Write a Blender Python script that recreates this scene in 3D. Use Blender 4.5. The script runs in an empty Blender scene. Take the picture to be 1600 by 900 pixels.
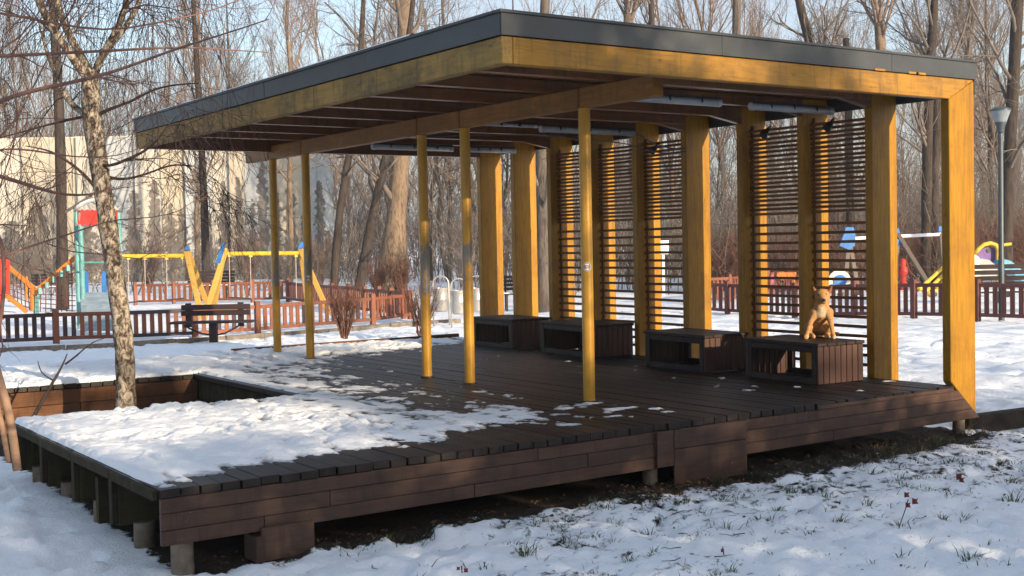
import bpy, math, random
import numpy as np
from mathutils import Vector, Matrix
random.seed(7)
D = bpy.data
SC = bpy.context.scene
COL = SC.collection
rad = math.radians
# ------------------------------------------------------------------ camera
FPX, YAW, PITCH, ROLL = 1930.94, rad(34.5473), rad(2.0868), rad(-1.16435)
CAM = np.array([-2.2657, -6.8525, 1.35])
fw = np.array([math.sin(YAW)*math.cos(PITCH), math.cos(YAW)*math.cos(PITCH), -math.sin(PITCH)])
r0 = np.array([math.cos(YAW), -math.sin(YAW), 0.0]); u0 = np.cross(r0, fw)
RT = math.cos(ROLL)*r0 + math.sin(ROLL)*u0
UP = -math.sin(ROLL)*r0 + math.cos(ROLL)*u0
cd = D.cameras.new('camera'); cam = D.objects.new('camera', cd); COL.objects.link(cam)
cd.sensor_width = 36; cd.lens = FPX/1600*36; cd.clip_end = 2000; cd.clip_start = 0.05
cam.matrix_world = Matrix(((RT[0], UP[0], -fw[0], CAM[0]), (RT[1], UP[1], -fw[1], CAM[1]), (RT[2], UP[2], -fw[2], CAM[2]), (0, 0, 0, 1)))
SC.camera = cam
# ------------------------------------------------------------------ light
SUN_AZ, SUN_EL = rad(8.0), rad(13.5)      # azimuth from -Y towards +X
S = Vector((math.sin(SUN_AZ)*math.cos(SUN_EL), -math.cos(SUN_AZ)*math.cos(SUN_EL), math.sin(SUN_EL)))
W = D.worlds.new('World'); SC.world = W; W.use_nodes = True
wn = W.node_tree.nodes; sky = wn.new('ShaderNodeTexSky'); sky.sky_type = 'NISHITA'; sky.sun_disc = False
sky.sun_elevation = SUN_EL; sky.sun_rotation = math.pi - SUN_AZ
sky.air_density = 1.0; sky.dust_density = 2.0; sky.ozone_density = 1.5
WL = W.node_tree.links
wc = wn.new('ShaderNodeTexCoord'); wmp = wn.new('ShaderNodeMapping'); wmp.inputs['Scale'].default_value = (1.2, 1.2, 3.0); WL.new(wc.outputs['Generated'], wmp.inputs[0])
wno = wn.new('ShaderNodeTexNoise'); wno.inputs['Scale'].default_value = 2.6; wno.inputs['Detail'].default_value = 6; wno.inputs['Roughness'].default_value = .6; WL.new(wmp.outputs[0], wno.inputs['Vector'])
wr = wn.new('ShaderNodeValToRGB'); wr.color_ramp.elements[0].position = .32; wr.color_ramp.elements[0].color = (.15,.15,.15,1); wr.color_ramp.elements[1].position = .66; wr.color_ramp.elements[1].color = (.85,.85,.85,1); WL.new(wno.outputs[0], wr.inputs[0])
wm = wn.new('ShaderNodeMix'); wm.data_type = 'RGBA'; WL.new(wr.outputs[0], wm.inputs[0]); WL.new(sky.outputs[0], wm.inputs[6]); wm.inputs[7].default_value = (2.15, 2.45, 2.95, 1)   # thin high cloud
WL.new(wm.outputs[2], wn['Background'].inputs[0]); wn['Background'].inputs[1].default_value = 0.15
sl = D.lights.new('sun', 'SUN'); sl.energy = 4.7; sl.angle = rad(0.5); sl.color = (1.0, 0.80, 0.57)
so = D.objects.new('sun', sl); COL.objects.link(so); so.rotation_euler = S.to_track_quat('Z', 'Y').to_euler(); so.location = (0, -20, 20)
SC.view_settings.view_transform = 'Standard'; SC.view_settings.look = 'None'; SC.view_settings.gamma = 1; SC.view_settings.exposure = 1.06
# ------------------------------------------------------------------ helpers
GZ = -0.42
def ray(px, py): return RT*((px-800)/FPX) - UP*((py-450)/FPX) + fw
def G(px, py, z=GZ):
    d = ray(px, py); t = (z-CAM[2])/d[2]; return CAM + t*d
def at(px, py, depth): return CAM + depth*ray(px, py)
def place(px, depth, z=GZ):
    p = CAM + depth*ray(px, 380); return np.array([p[0], p[1], z])
def onY(px, py, y):
    d = ray(px, py); return CAM + d*((y-CAM[1])/d[1])
def onX(px, py, x):
    d = ray(px, py); return CAM + d*((x-CAM[0])/d[0])

def _h(i, j, k, s):
    n = (i.astype(np.int64)*73856093) ^ (j.astype(np.int64)*19349663) ^ (k.astype(np.int64)*83492791) ^ (s*2654435761 & 0xffffffff)
    n = (n ^ (n >> 13)) * 1274126177 & 0x7fffffff; n = (n ^ (n >> 16)) & 0x7fffffff
    return (n % 100003)/100003.0
def vn(x, y, s=0, z=None):
    x = np.asarray(x, float); y = np.asarray(y, float); i = np.floor(x); j = np.floor(y); u = x-i; v = y-j
    u = u*u*(3-2*u); v = v*v*(3-2*v); k = np.zeros_like(i)
    a = _h(i, j, k, s); b = _h(i+1, j, k, s); c = _h(i, j+1, k, s); d = _h(i+1, j+1, k, s)
    return (a*(1-u)+b*u)*(1-v)+(c*(1-u)+d*u)*v
def fbm(x, y, s=0, o=4, g=0.5):
    t = 0; a = 1; n = 0
    for k in range(o):
        t = t + a*vn(x*2**k+17.3*k, y*2**k-9.1*k, s+k); n += a; a *= g
    return t/n

class MB:
    def __init__(s): s.v = []; s.f = []; s.sm = False
    def add(s, vs, fs):
        b = len(s.v); s.v.extend([tuple(map(float, p)) for p in vs]); s.f.extend([tuple(i+b for i in f) for f in fs]); return s
    def box(s, x0, x1, y0, y1, z0, z1):
        return s.add([(x0,y0,z0),(x1,y0,z0),(x1,y1,z0),(x0,y1,z0),(x0,y0,z1),(x1,y0,z1),(x1,y1,z1),(x0,y1,z1)],
                     [(0,3,2,1),(4,5,6,7),(0,1,5,4),(1,2,6,5),(2,3,7,6),(3,0,4,7)])
    def bar(s, p, q, w, h, up=(0,0,1)):
        p = np.array(p, float); q = np.array(q, float); d = q-p; d /= np.linalg.norm(d)
        a = np.cross(d, np.array(up, float))
        if np.linalg.norm(a) < 1e-4: a = np.cross(d, np.array((0,1,0.)))
        a /= np.linalg.norm(a); b = np.cross(a, d); a = a*w/2; b = b*h/2
        return s.add([p-a-b, p+a-b, p+a+b, p-a+b, q-a-b, q+a-b, q+a+b, q-a+b], [(0,1,2,3),(7,6,5,4),(0,4,5,1),(1,5,6,2),(2,6,7,3),(3,7,4,0)])
    def prism(s, poly, d0, d1, axis='y'):
        n = len(poly); f = {'y': lambda p, t: (p[0], t, p[1]), 'x': lambda p, t: (t, p[0], p[1]), 'z': lambda p, t: (p[0], p[1], t)}[axis]
        vs = [f(p, d0) for p in poly]+[f(p, d1) for p in poly]
        return s.add(vs, [tuple(range(n)), tuple(range(2*n-1, n-1, -1))]+[(i, i+n, (i+1) % n+n, (i+1) % n) for i in range(n)])
    def tube(s, pts, r, n=6, cap=True):
        pts = [np.array(p, float) for p in pts]; m = len(pts)
        if not hasattr(r, '__len__'): r = [r]*m
        b = len(s.v); ref = None
        for i in range(m):
            d = pts[min(i+1, m-1)]-pts[max(i-1, 0)]; L = np.linalg.norm(d); d = d/L if L > 1e-9 else np.array((0,0,1.))
            if ref is None:
                ref = np.cross(d, (0,0,1.)) if abs(d[2]) < .9 else np.cross(d, (1.,0,0))
            ref = ref-d*np.dot(ref, d); ref /= (np.linalg.norm(ref)+1e-12); o = np.cross(d, ref)
            for k in range(n):
                a = 2*math.pi*k/n; p = pts[i]+r[i]*(math.cos(a)*ref+math.sin(a)*o); s.v.append((float(p[0]), float(p[1]), float(p[2])))
        for i in range(m-1):
            for k in range(n):
                s.f.append((b+i*n+k, b+i*n+(k+1) % n, b+(i+1)*n+(k+1) % n, b+(i+1)*n+k))
        if cap and n > 3:
            s.f.append(tuple(b+k for k in range(n-1, -1, -1))); s.f.append(tuple(b+(m-1)*n+k for k in range(n)))
        return s
    def lathe(s, c, prof, n=16):
        b = len(s.v); c = np.array(c, float)
        for r, z in prof:
            for k in range(n):
                a = 2*math.pi*k/n; s.v.append((c[0]+r*math.cos(a), c[1]+r*math.sin(a), c[2]+z))
        m = len(prof)
        for i in range(m-1):
            for k in range(n): s.f.append((b+i*n+k, b+i*n+(k+1) % n, b+(i+1)*n+(k+1) % n, b+(i+1)*n+k))
        s.f.append(tuple(b+k for k in range(n-1, -1, -1))); s.f.append(tuple(b+(m-1)*n+k for k in range(n)))
        return s
    def build(s, name, mat, parent=None, bevel=0, smooth=False, local=False):
        me = D.meshes.new(name); me.from_pydata(s.v, [], s.f); me.materials.append(mat)
        if smooth or s.sm:
            me.polygons.foreach_set('use_smooth', [True]*len(me.polygons))
            if smooth == 'angle': me.set_sharp_from_angle(angle=rad(40))
        o = D.objects.new(name, me); COL.objects.link(o)
        if parent: adopt(o, parent, local)
        if bevel:
            m = o.modifiers.new('bevel', 'BEVEL'); m.width = bevel; m.segments = 1; m.limit_method = 'ANGLE'; m.angle_limit = rad(40)
        return o
def adopt(o, p, local=False):
    o.parent = p
    if not local:
        q = p; M = Matrix.Identity(4)
        while q: M = (Matrix.LocRotScale(q.location, q.rotation_euler, q.scale)) @ M if not q.parent else M; q = q.parent
        o.matrix_parent_inverse = M.inverted() if not p.parent else Matrix.Identity(4)
def tag(o, label=None, cat=None, group=None, kind=None):
    if label: o['label'] = label
    if cat: o['category'] = cat
    if group: o['group'] = group
    if kind: o['kind'] = kind
    return o
def thing(name, label, cat, loc=(0,0,0), rz=0, group=None):
    o = D.objects.new(name, None); COL.objects.link(o); o.location = tuple(map(float, loc)); o.rotation_euler = (0,0,rz); o.empty_display_size = .1
    return tag(o, label, cat, group)
def dup(root, loc, rz=0, sc=1, label=None, group=None):
    r = root.copy(); COL.objects.link(r); r.location = tuple(map(float, loc)); r.rotation_euler = (0,0,rz); r.scale = (sc,)*3 if not hasattr(sc, '__len__') else sc
    if label: r['label'] = label
    if group: r['group'] = group
    for ch in KIDS[root.name] if root.name in KIDS else list(root.children):
        c = ch.copy(); COL.objects.link(c); c.parent = r
        for g in list(ch.children):
            d = g.copy(); COL.objects.link(d); d.parent = c
    return r
KIDS = {}
# ------------------------------------------------------------------ materials
class NT:
    def __init__(s, name):
        s.m = D.materials.new(name); s.m.use_nodes = True; s.t = s.m.node_tree; s.b = s.t.nodes['Principled BSDF']
    def n(s, typ, **kw):
        x = s.t.nodes.new(typ)
        for k, v in kw.items(): setattr(x, k, v)
        return x
    def l(s, a, b): s.t.links.new(a, b)
    def tex(s, scale=(1,1,1), coord='Object', rnd=True):
        c = s.n('ShaderNodeTexCoord'); mp = s.n('ShaderNodeMapping'); mp.inputs['Scale'].default_value = scale
        s.l(c.outputs[coord], mp.inputs[0])
        if rnd:
            oi = s.n('ShaderNodeObjectInfo'); mu = s.n('ShaderNodeMath', operation='MULTIPLY'); mu.inputs[1].default_value = 37.0
            s.l(oi.outputs['Random'], mu.inputs[0]); s.l(mu.outputs[0], mp.inputs['Location']); s.oi = oi
        return mp.outputs[0]
    def noise(s, vec, scale, detail=5, rough=.6, dist=0):
        x = s.n('ShaderNodeTexNoise'); x.inputs['Scale'].default_value = scale; x.inputs['Detail'].default_value = detail; x.inputs['Roughness'].default_value = rough; x.inputs['Distortion'].default_value = dist
        s.l(vec, x.inputs['Vector']); return x.outputs[0]
    def ramp(s, fac, stops):
        x = s.n('ShaderNodeValToRGB'); e = x.color_ramp.elements
        while len(e) < len(stops): e.new(.5)
        for el, (p, c) in zip(e, stops): el.position = p; el.color = (*c, 1) if len(c) == 3 else c
        s.l(fac, x.inputs[0]); return x.outputs[0]
    def mix(s, fac, a, b, mode='MIX'):
        x = s.n('ShaderNodeMix', data_type='RGBA', blend_type=mode)
        for sock, v in ((0, fac), (6, a), (7, b)):
            if hasattr(v, 'is_linked') or hasattr(v, 'links'): s.l(v, x.inputs[sock])
            elif hasattr(v, '__len__'): x.inputs[sock].default_value = (*v, 1)
            else: x.inputs[sock].default_value = v
        return x.outputs[2]
    def bump(s, h, strength=.3, dist=.01):
        x = s.n('ShaderNodeBump'); x.inputs['Strength'].default_value = strength; x.inputs['Distance'].default_value = dist; s.l(h, x.inputs['Height']); s.l(x.outputs[0], s.b.inputs['Normal'])
    def col(s, c): s.l(c, s.b.inputs['Base Color'])
    def rough(s, v, spec=.5):
        s.b.inputs['Specular IOR Level'].default_value = spec
        if hasattr(v, 'links'): s.l(v, s.b.inputs['Roughness'])
        else: s.b.inputs['Roughness'].default_value = v
def sub(c, k): return tuple(min(1, x*k) for x in c)
def wood(name, c, axis='x', rough=.55, spec=.4, var=.35, stain=None, stain_amt=.5, grain=1.0, bump=.25, chips=None, knots=None):
    t = NT(name); sc = {'x': (1.2,16,16), 'y': (16,1.2,16), 'z': (16,16,1.2)}[axis]
    v = t.tex(sc); g = t.noise(v, 3*grain, 6, .65, .4)
    base = t.ramp(g, [(.25, sub(c, .62)), (.5, c), (.75, sub(c, 1.28))])
    oi = t.oi; mr = t.n('ShaderNodeMapRange'); mr.inputs['To Min'].default_value = 1-var; mr.inputs['To Max'].default_value = 1+var*.6
    t.l(oi.outputs['Random'], mr.inputs[0]); cb = t.n('ShaderNodeCombineColor')
    for i in range(3): t.l(mr.outputs[0], cb.inputs[i])
    base = t.mix(1.0, base, cb.outputs[0], 'MULTIPLY')
    if stain:
        v2 = t.tex((1.3,1.3,1.3)); s1 = t.noise(v2, 1.6, 6, .7, .6)
        f = t.ramp(s1, [(.45, (0,0,0)), (.72, (stain_amt,)*3)]); base = t.mix(f, base, stain)
        v3 = t.tex((9,9,.9) if axis != 'z' else (14,14,.5)); s2 = t.noise(v3, 1.5, 5, .7)
        f2 = t.ramp(s2, [(.52, (0,0,0)), (.68, (stain_amt*.85,)*3)]); base = t.mix(f2, base, stain)
    if knots:
        v5 = t.tex({'x': (3,12,12), 'y': (12,3,12), 'z': (12,12,3)}[axis]); s4 = t.noise(v5, 1.6, 3, .6); f4 = t.ramp(s4, [(.66, (0,0,0)), (.74, (.75,.75,.75))]); base = t.mix(f4, base, knots)
    if chips:
        v4 = t.tex((1,1,1)); s3 = t.noise(v4, 55, 2, .5); f3 = t.ramp(s3, [(.735, (0,0,0)), (.76, (.8,.8,.8))]); base = t.mix(f3, base, chips)
    t.col(base); t.rough(rough, spec); t.bump(g, bump, .006); return t.m
def plain(name, c, rough=.5, spec=.5, metal=0, var=.25, scale=6, bump=.12):
    t = NT(name); v = t.tex((1,1,1)); g = t.noise(v, scale, 5, .6)
    t.col(t.ramp(g, [(.3, sub(c, 1-var)), (.7, sub(c, 1+var))])); t.rough(rough, spec); t.b.inputs['Metallic'].default_value = metal
    if bump: t.bump(g, bump, .004)
    return t.m
def bark(name, c, c2, sc=(9,9,1.6), bump=.9):
    t = NT(name); v = t.tex(sc); g = t.noise(v, 1.4, 7, .7, .8)
    t.col(t.ramp(g, [(.34, c2), (.52, c), (.72, sub(c, 1.35))])); t.rough(.9, .15); t.bump(g, bump, .03); return t.m
M = {}
M['yellow_x'] = wood('yellow_wood_x', (.29,.142,.014), 'x', .55, .3, .16, (.085,.055,.022), .9, knots=(.085,.045,.012))
M['yellow_z'] = wood('yellow_wood_z', (.315,.152,.004), 'z', .48, .3, .12, (.15,.062,.010), .6, knots=(.13,.055,.008))
M['mossy'] = wood('mossy_yellow_wood', (.27,.165,.045), 'y', .7, .25, .12, (.050,.045,.025), .9, knots=(.04,.036,.016))
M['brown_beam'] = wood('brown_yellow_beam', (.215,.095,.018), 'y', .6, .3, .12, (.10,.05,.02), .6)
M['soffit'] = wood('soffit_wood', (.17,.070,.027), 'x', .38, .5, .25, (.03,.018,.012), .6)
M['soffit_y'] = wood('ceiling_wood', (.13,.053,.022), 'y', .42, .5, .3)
M['deck'] = wood('wet_shaded_deck_wood', (.0105,.0068,.0056), 'y', .46, .25, .6, (.052,.037,.030), .42, 1.2, .6)  # wet wood, darkened further in place of shade on the deck
M['fascia'] = wood('painted_brown_wood', (.066,.035,.023), 'x', .5, .3, .12, (.026,.014,.011), .85, chips=(.26,.21,.17))
M['joist'] = wood('old_joist_wood', (.03,.024,.017), 'x', .9, .15, .3, (.08,.075,.03), .6)
M['pit'] = wood('pit_wall_wood', (.105,.047,.022), 'x', .8, .2, .4, (.03,.018,.012), .8)
M['bench'] = wood('bench_dark_wood', (.015,.009,.0075), 'y', .55, .25, .3, (.055,.034,.028), .45)  # frame wood darkened in place of shade on the benches
M['bench_plank'] = wood('bench_brown_wood', (.062,.028,.019), 'z', .55, .3, .25, (.05,.028,.02), .5)
M['slat'] = wood('slat_wood', (.15,.064,.022), 'y', .6, .3, .3)
M['fence_red'] = wood('fence_red_wood', (.175,.060,.030), 'z', .6, .3, .25)
M['fence_dark'] = wood('fence_dark_wood', (.045,.023,.024), 'z', .6, .3, .25)
M['fence_maroon'] = wood('fence_maroon_wood', (.125,.042,.034), 'z', .6, .3, .25)
M['dark_bench'] = wood('dark_park_bench_wood', (.03,.018,.02), 'x', .6, .3, .25)
M['metal_fascia'] = plain('grey_sheet_metal', (.036,.042,.047), .5, .4, 0, .22, 2.5, .05)
M['tube'] = plain('galvanised_light_tube', (.40,.42,.44), .32, .5, .0, .12, 12)
M['dark_metal'] = plain('dark_metal', (.02,.021,.024), .5, .5)
M['cable'] = plain('grey_cable', (.10,.10,.10), .6)
M['lamp_post'] = plain('lamp_post_paint', (.035,.05,.06), .45)
M['lamp_glass'] = plain('lamp_glass', (.18,.21,.24), .15, .6, 0, .1)
M['steel'] = plain('brushed_steel', (.46,.44,.40), .38, .5, .6, .15, 9)
M['concrete'] = plain('concrete', (.17,.145,.12), .9, .2, 0, .4, 9, .5)
M['footing'] = plain('footing_log', (.17,.14,.11), .9, .2, 0, .5, 7, .5)
M['teal'] = plain('teal_paint', (.10,.27,.27), .5, .4)
M['blue'] = plain('blue_paint', (.03,.14,.38), .5, .4)
M['red'] = plain('red_paint', (.52,.035,.025), .5, .4)
M['orange'] = wood('orange_wood', (.48,.17,.03), 'x', .6, .3, .1)
M['swing_yellow'] = plain('yellow_paint', (.55,.37,.03), .5, .4)
M['swing_wood'] = wood('swing_wood', (.45,.27,.06), 'z', .6, .3, .15)
M['ramp'] = plain('blue_grey_ramp', (.20,.26,.31), .6, .3)
M['purple'] = plain('purple_paint', (.13,.07,.24), .5, .4)
M['skyblue'] = plain('light_blue_plastic', (.09,.32,.48), .35, .5)
M['beige'] = plain('beige_plastic', (.62,.55,.47), .5, .4)
M['greybeige'] = plain('grey_beige_plastic', (.36,.345,.33), .5, .4)
M['pink'] = plain('pink_plastic', (.42,.10,.26), .5, .4)
M['white'] = plain('white_paint', (.78,.78,.78), .5, .4)
M['greywood'] = wood('grey_wood', (.16,.13,.11), 'z', .8, .2)
M['chain'] = plain('chain_steel', (.42,.36,.33), .5, .5, .3)
M['birch_twig'] = plain('birch_twig', (.045,.028,.025), .8, .2)
M['bark_grey'] = bark('grey_bark', (.105,.088,.075), (.04,.032,.028))
M['bark_warm'] = bark('warm_bark', (.175,.128,.090), (.052,.037,.026))
M['bark_dark'] = bark('dark_bark', (.048,.038,.032), (.02,.016,.014))
M['twig_grey'] = plain('grey_brown_twig', (.125,.105,.092), .9, .15, 0, .3, 2, 0)
M['twig_warm'] = plain('warm_brown_twig', (.165,.120,.092), .9, .15, 0, .3, 2, 0)
M['twig_red'] = plain('red_brown_twig', (.125,.062,.043), .9, .15, 0, .3, 2, 0)
M['branch_red'] = plain('reddish_branch', (.16,.085,.065), .7, .3, 0, .45, 8, .2)
M['tan_bark'] = bark('tan_smooth_bark', (.25,.16,.105), (.11,.07,.05), (3,3,3), .3)
def pole_mat(nm='worn_yellow_pole', wear=1.0):
    t = NT(nm); v = t.tex((1,1,.7)); g = t.noise(v, 9, 6, .7)
    base = t.ramp(g, [(.3, (.33,.165,.008)), (.7, (.46,.24,.012))])
    v2 = t.tex((5,5,1.6), 'Object'); w = t.noise(v2, 1.7, 6, .75)
    c = t.n('ShaderNodeTexCoord'); sp = t.n('ShaderNodeSeparateXYZ'); t.l(c.outputs['Object'], sp.inputs[0])
    band = t.ramp(sp.outputs[2], [(0.30, (0,0,0)), (.36, (.28*wear-.2*(1-wear),)*3), (.52, (.3*wear-.2*(1-wear),)*3), (.62, (0,0,0))])
    mr = t.n('ShaderNodeMapRange'); mr.inputs['From Max'].default_value = 2.5; t.l(sp.outputs[2], mr.inputs[0])
    t.t.links.remove(band.node.inputs[0].links[0]); t.l(mr.outputs[0], band.node.inputs[0])
    ad = t.n('ShaderNodeMath', operation='ADD'); t.l(w, ad.inputs[0]); t.l(band, ad.inputs[1])
    f = t.ramp(ad.outputs[0], [(.72, (0,0,0)), (.80, (1,1,1))])
    t.col(t.mix(f, base, (.14,.135,.125))); t.rough(.38, .5); t.bump(w, .1, .003); return t.m
M['pole'] = pole_mat(); M['pole_clean'] = pole_mat('yellow_pole', .35)
M['border'] = plain('dark_border_stone', (.034,.027,.021), .9, .2, 0, .4, 9, .5)  # concrete darkened so the border kerb reads as shaded
def birch_mat():
    t = NT('birch_bark'); v = t.tex((11,11,7), rnd=False); g = t.noise(v, 1.5, 7, .72, .7)
    v2 = t.tex((20,20,60), rnd=False); h = t.noise(v2, .7, 3, .5)
    c = t.ramp(g, [(.42, (.030,.024,.019)), (.48, (.12,.095,.072)), (.56, (.32,.275,.215)), (.80, (.46,.42,.35))])
    f = t.ramp(h, [(.60, (0,0,0)), (.68, (.7,.7,.7))]); t.col(t.mix(f, c, (.10,.075,.055))); t.rough(.85, .2); t.bump(g, .8, .02); return t.m
M['birch'] = birch_mat()
def snow_mat(name, soil=True):
    t = NT(name); v = t.tex((1,1,1), rnd=False); a = t.noise(v, 3.5, 6, .6); b = t.noise(v, 38, 7, .75)
    c = t.ramp(a, [(.3, (.80,.84,.89)), (.7, (.88,.90,.92))])
    ad = t.n('ShaderNodeMath', operation='MULTIPLY_ADD'); t.l(b, ad.inputs[0]); ad.inputs[1].default_value = .45; t.l(a, ad.inputs[2])
    if soil:
        at_ = t.n('ShaderNodeAttribute'); at_.attribute_name = 'soil'
        d = t.noise(v, 9, 6, .7); s1 = t.n('ShaderNodeMath', operation='MULTIPLY_ADD'); t.l(d, s1.inputs[0]); s1.inputs[1].default_value = 1.3; t.l(at_.outputs['Fac'], s1.inputs[2])
        f = t.ramp(s1.outputs[0], [(1.07/2, (0,0,0)), (1.22/2, (1,1,1))])
        half = t.n('ShaderNodeMath', operation='MULTIPLY'); half.inputs[1].default_value = .5; t.l(s1.outputs[0], half.inputs[0]); t.t.links.remove(f.node.inputs[0].links[0]); t.l(half.outputs[0], f.node.inputs[0])
        e = t.noise(v, 30, 5, .7); dirt = t.ramp(e, [(.3, (.010,.007,.005)), (.55, (.026,.018,.011)), (.75, (.055,.037,.021))])
        c = t.mix(f, c, dirt)
        rr = t.ramp(f, [(0, (.55,)*3), (1, (.95,)*3)]); t.rough(rr, .3)
    else: t.rough(.55, .3)
    t.col(c); t.bump(ad.outputs[0], .75, .045)
    return t.m
def slush_mat():
    m = snow_mat('snow', False); m.name = 'thin_snow'; nt = m.node_tree; b = nt.nodes['Principled BSDF']; src = b.inputs['Base Color'].links[0].from_socket
    a = nt.nodes.new('ShaderNodeAttribute'); a.attribute_name = 'soil'; n = nt.nodes.new('ShaderNodeTexNoise'); n.inputs['Scale'].default_value = 22; n.inputs['Detail'].default_value = 6; n.inputs['Roughness'].default_value = .7
    c = nt.nodes.new('ShaderNodeTexCoord'); nt.links.new(c.outputs['Object'], n.inputs['Vector']); ad = nt.nodes.new('ShaderNodeMath'); ad.operation = 'MULTIPLY_ADD'; nt.links.new(n.outputs[0], ad.inputs[0]); ad.inputs[1].default_value = .9; nt.links.new(a.outputs['Fac'], ad.inputs[2])
    r = nt.nodes.new('ShaderNodeMapRange'); r.inputs['From Min'].default_value = .80; r.inputs['From Max'].default_value = 1.45; r.inputs['To Max'].default_value = .85; nt.links.new(ad.outputs[0], r.inputs[0])
    x = nt.nodes.new('ShaderNodeMix'); x.data_type = 'RGBA'; nt.links.new(r.outputs[0], x.inputs[0]); nt.links.new(src, x.inputs[6]); x.inputs[7].default_value = (.22,.21,.205,1); nt.links.new(x.outputs[2], b.inputs['Base Color']); return m
M['thin_snow'] = slush_mat(); M['snow_ground'] = snow_mat('snow_ground'); M['snow'] = snow_mat('snow', False)
# ------------------------------------------------------------------ ground
def axis(segs):
    out = [segs[0][0]]
    for a, b, st in segs:
        n = max(1, int(round((b-a)/st))); out += list(a+(b-a)*(np.arange(1, n+1)/n))
    return np.array(out)
def sstep(a, b, x): t = np.clip((x-a)/(b-a), 0, 1); return t*t*(3-2*t)
def gz(x, y):
    x = np.asarray(x, float); y = np.asarray(y, float)
    z = -.46 + .04*sstep(6, 14, y) - .04*sstep(2.5, -.5, x)*sstep(5, 0, y)
    z = z + .10*sstep(7.75, 8.0, x)*sstep(.2, .35, y)*sstep(12, 9, y)
    far = sstep(14, 30, np.hypot(x-2, y+2))
    z = z + .10*(fbm(x*.35, y*.35, 3, 3)-.5)*(1-.3*far)
    l = fbm(x*2.3, y*2.3, 11, 4, .55)-.5; l2 = fbm(x*6, y*6, 23, 3)-.5
    foot = np.clip(fbm(x*3.6+5, y*3.6, 31, 2)-.58, 0, .16)          # trodden hollows
    inpit = ((x > -.1) & (x < 7.5) & (y > .05) & (y < 8.3))
    k = np.where(inpit, .35, 1.0)
    l3 = fbm(x*12, y*12, 43, 2)-.5
    return z + k*(.060*l + .060*l2 + .040*l3 - .34*foot)*(1-.5*far)
def soilf(x, y):
    under = sstep(-.12, .12, y)*sstep(8.4, 8.2, y)*sstep(-.02, .3, x)*sstep(7.6, 7.4, x)*.9
    d = np.interp(x, [0, .9, 2, 3, 4, 5.2, 6.3, 7.2, 7.8], [.0, .0, .03, .10, .3, .42, .45, .35, .08])
    strip = sstep(-d-.28, -d*.5, y)*sstep(.2, .8, x)*sstep(7.9, 7.4, x)*(y < .3)*.72
    lawn = .42*sstep(-3.0, -.6, y)*sstep(1.2, 3.5, x)*sstep(12, 8, x)*(y < .2)
    l2 = (.18+.36*(fbm(x*1.3, y*1.3, 66, 3)))*(y < -.2)*sstep(.6, 1.8, x)*sstep(-3.6, -1.6, y)
    lump = .36*np.clip(fbm(x*.7+3, y*.7, 77, 2)-.5, 0, 1)*sstep(13, 18, np.hypot(x, y))
    return np.maximum.reduce([under, strip, lawn, l2, lump])
gx = axis([(-420,-60,24), (-60,-14,2.5), (-14,-3,.2), (-3,9.4,.04), (9.4,16,.1), (16,40,.5), (40,90,2.5), (90,420,22)])
gy = axis([(-150,-30,15), (-30,-7,1.2), (-7,-4.2,.15), (-4.2,.6,.032), (.6,8.5,.09), (8.5,18,.07), (18,40,.3), (40,100,2), (100,520,24)])
X, Y = np.meshgrid(gx, gy); Zg = gz(X, Y); nx, ny = len(gx), len(gy)
def gridmesh(name, X, Y, Z, mat, mask=None, attr=None):
    ny, nx = X.shape; me = D.meshes.new(name)
    co = np.stack([X, Y, Z], -1).reshape(-1, 3)
    idx = np.arange(nx*ny).reshape(ny, nx)
    q = np.stack([idx[:-1,:-1], idx[:-1,1:], idx[1:,1:], idx[1:,:-1]], -1).reshape(-1, 4)
    if mask is not None:
        q = q[mask.reshape(-1)]
        used = np.unique(q); mp = -np.ones(nx*ny, int); mp[used] = np.arange(len(used)); co = co[used]; q = mp[q]
        if attr is not None: attr = attr.reshape(-1)[used]
    me.vertices.add(len(co)); me.vertices.foreach_set('co', co.astype(np.float32).ravel())
    me.loops.add(q.size); me.loops.foreach_set('vertex_index', q.astype(np.int32).ravel())
    me.polygons.add(len(q)); me.polygons.foreach_set('loop_start', np.arange(0, q.size, 4, dtype=np.int32)); me.polygons.foreach_set('loop_total', np.full(len(q), 4, np.int32))
    me.update(calc_edges=True); me.validate()
    me.polygons.foreach_set('use_smooth', [True]*len(me.polygons)); me.materials.append(mat)
    if attr is not None:
        a = me.attributes.new('soil', 'FLOAT', 'POINT'); a.data.foreach_set('value', np.asarray(attr, np.float32).ravel())
    o = D.objects.new(name, me); COL.objects.link(o); return o
tag(gridmesh('snowy_ground', X, Y, Zg, M['snow_ground'], None, soilf(X, Y)), kind='structure')
# ------------------------------------------------------------------ pavilion
FR = [0, .85, 1.70, 2.55, 3.42, 4.27, 5.12, 5.97, 6.79, 7.62]
XL, XI, XR, XF, YB = 2.41, 2.50, 7.20, 7.56, 7.71
pav = thing('pavilion', 'open wooden pavilion with yellow frames, flat grey edged roof and dark plank deck', 'pavilion', (3.7, 4, -.42))
def part(mb, name, mat, bevel=0, parent=None, smooth=False): return mb.build(name, mat, parent or pav, bevel, smooth)
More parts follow.
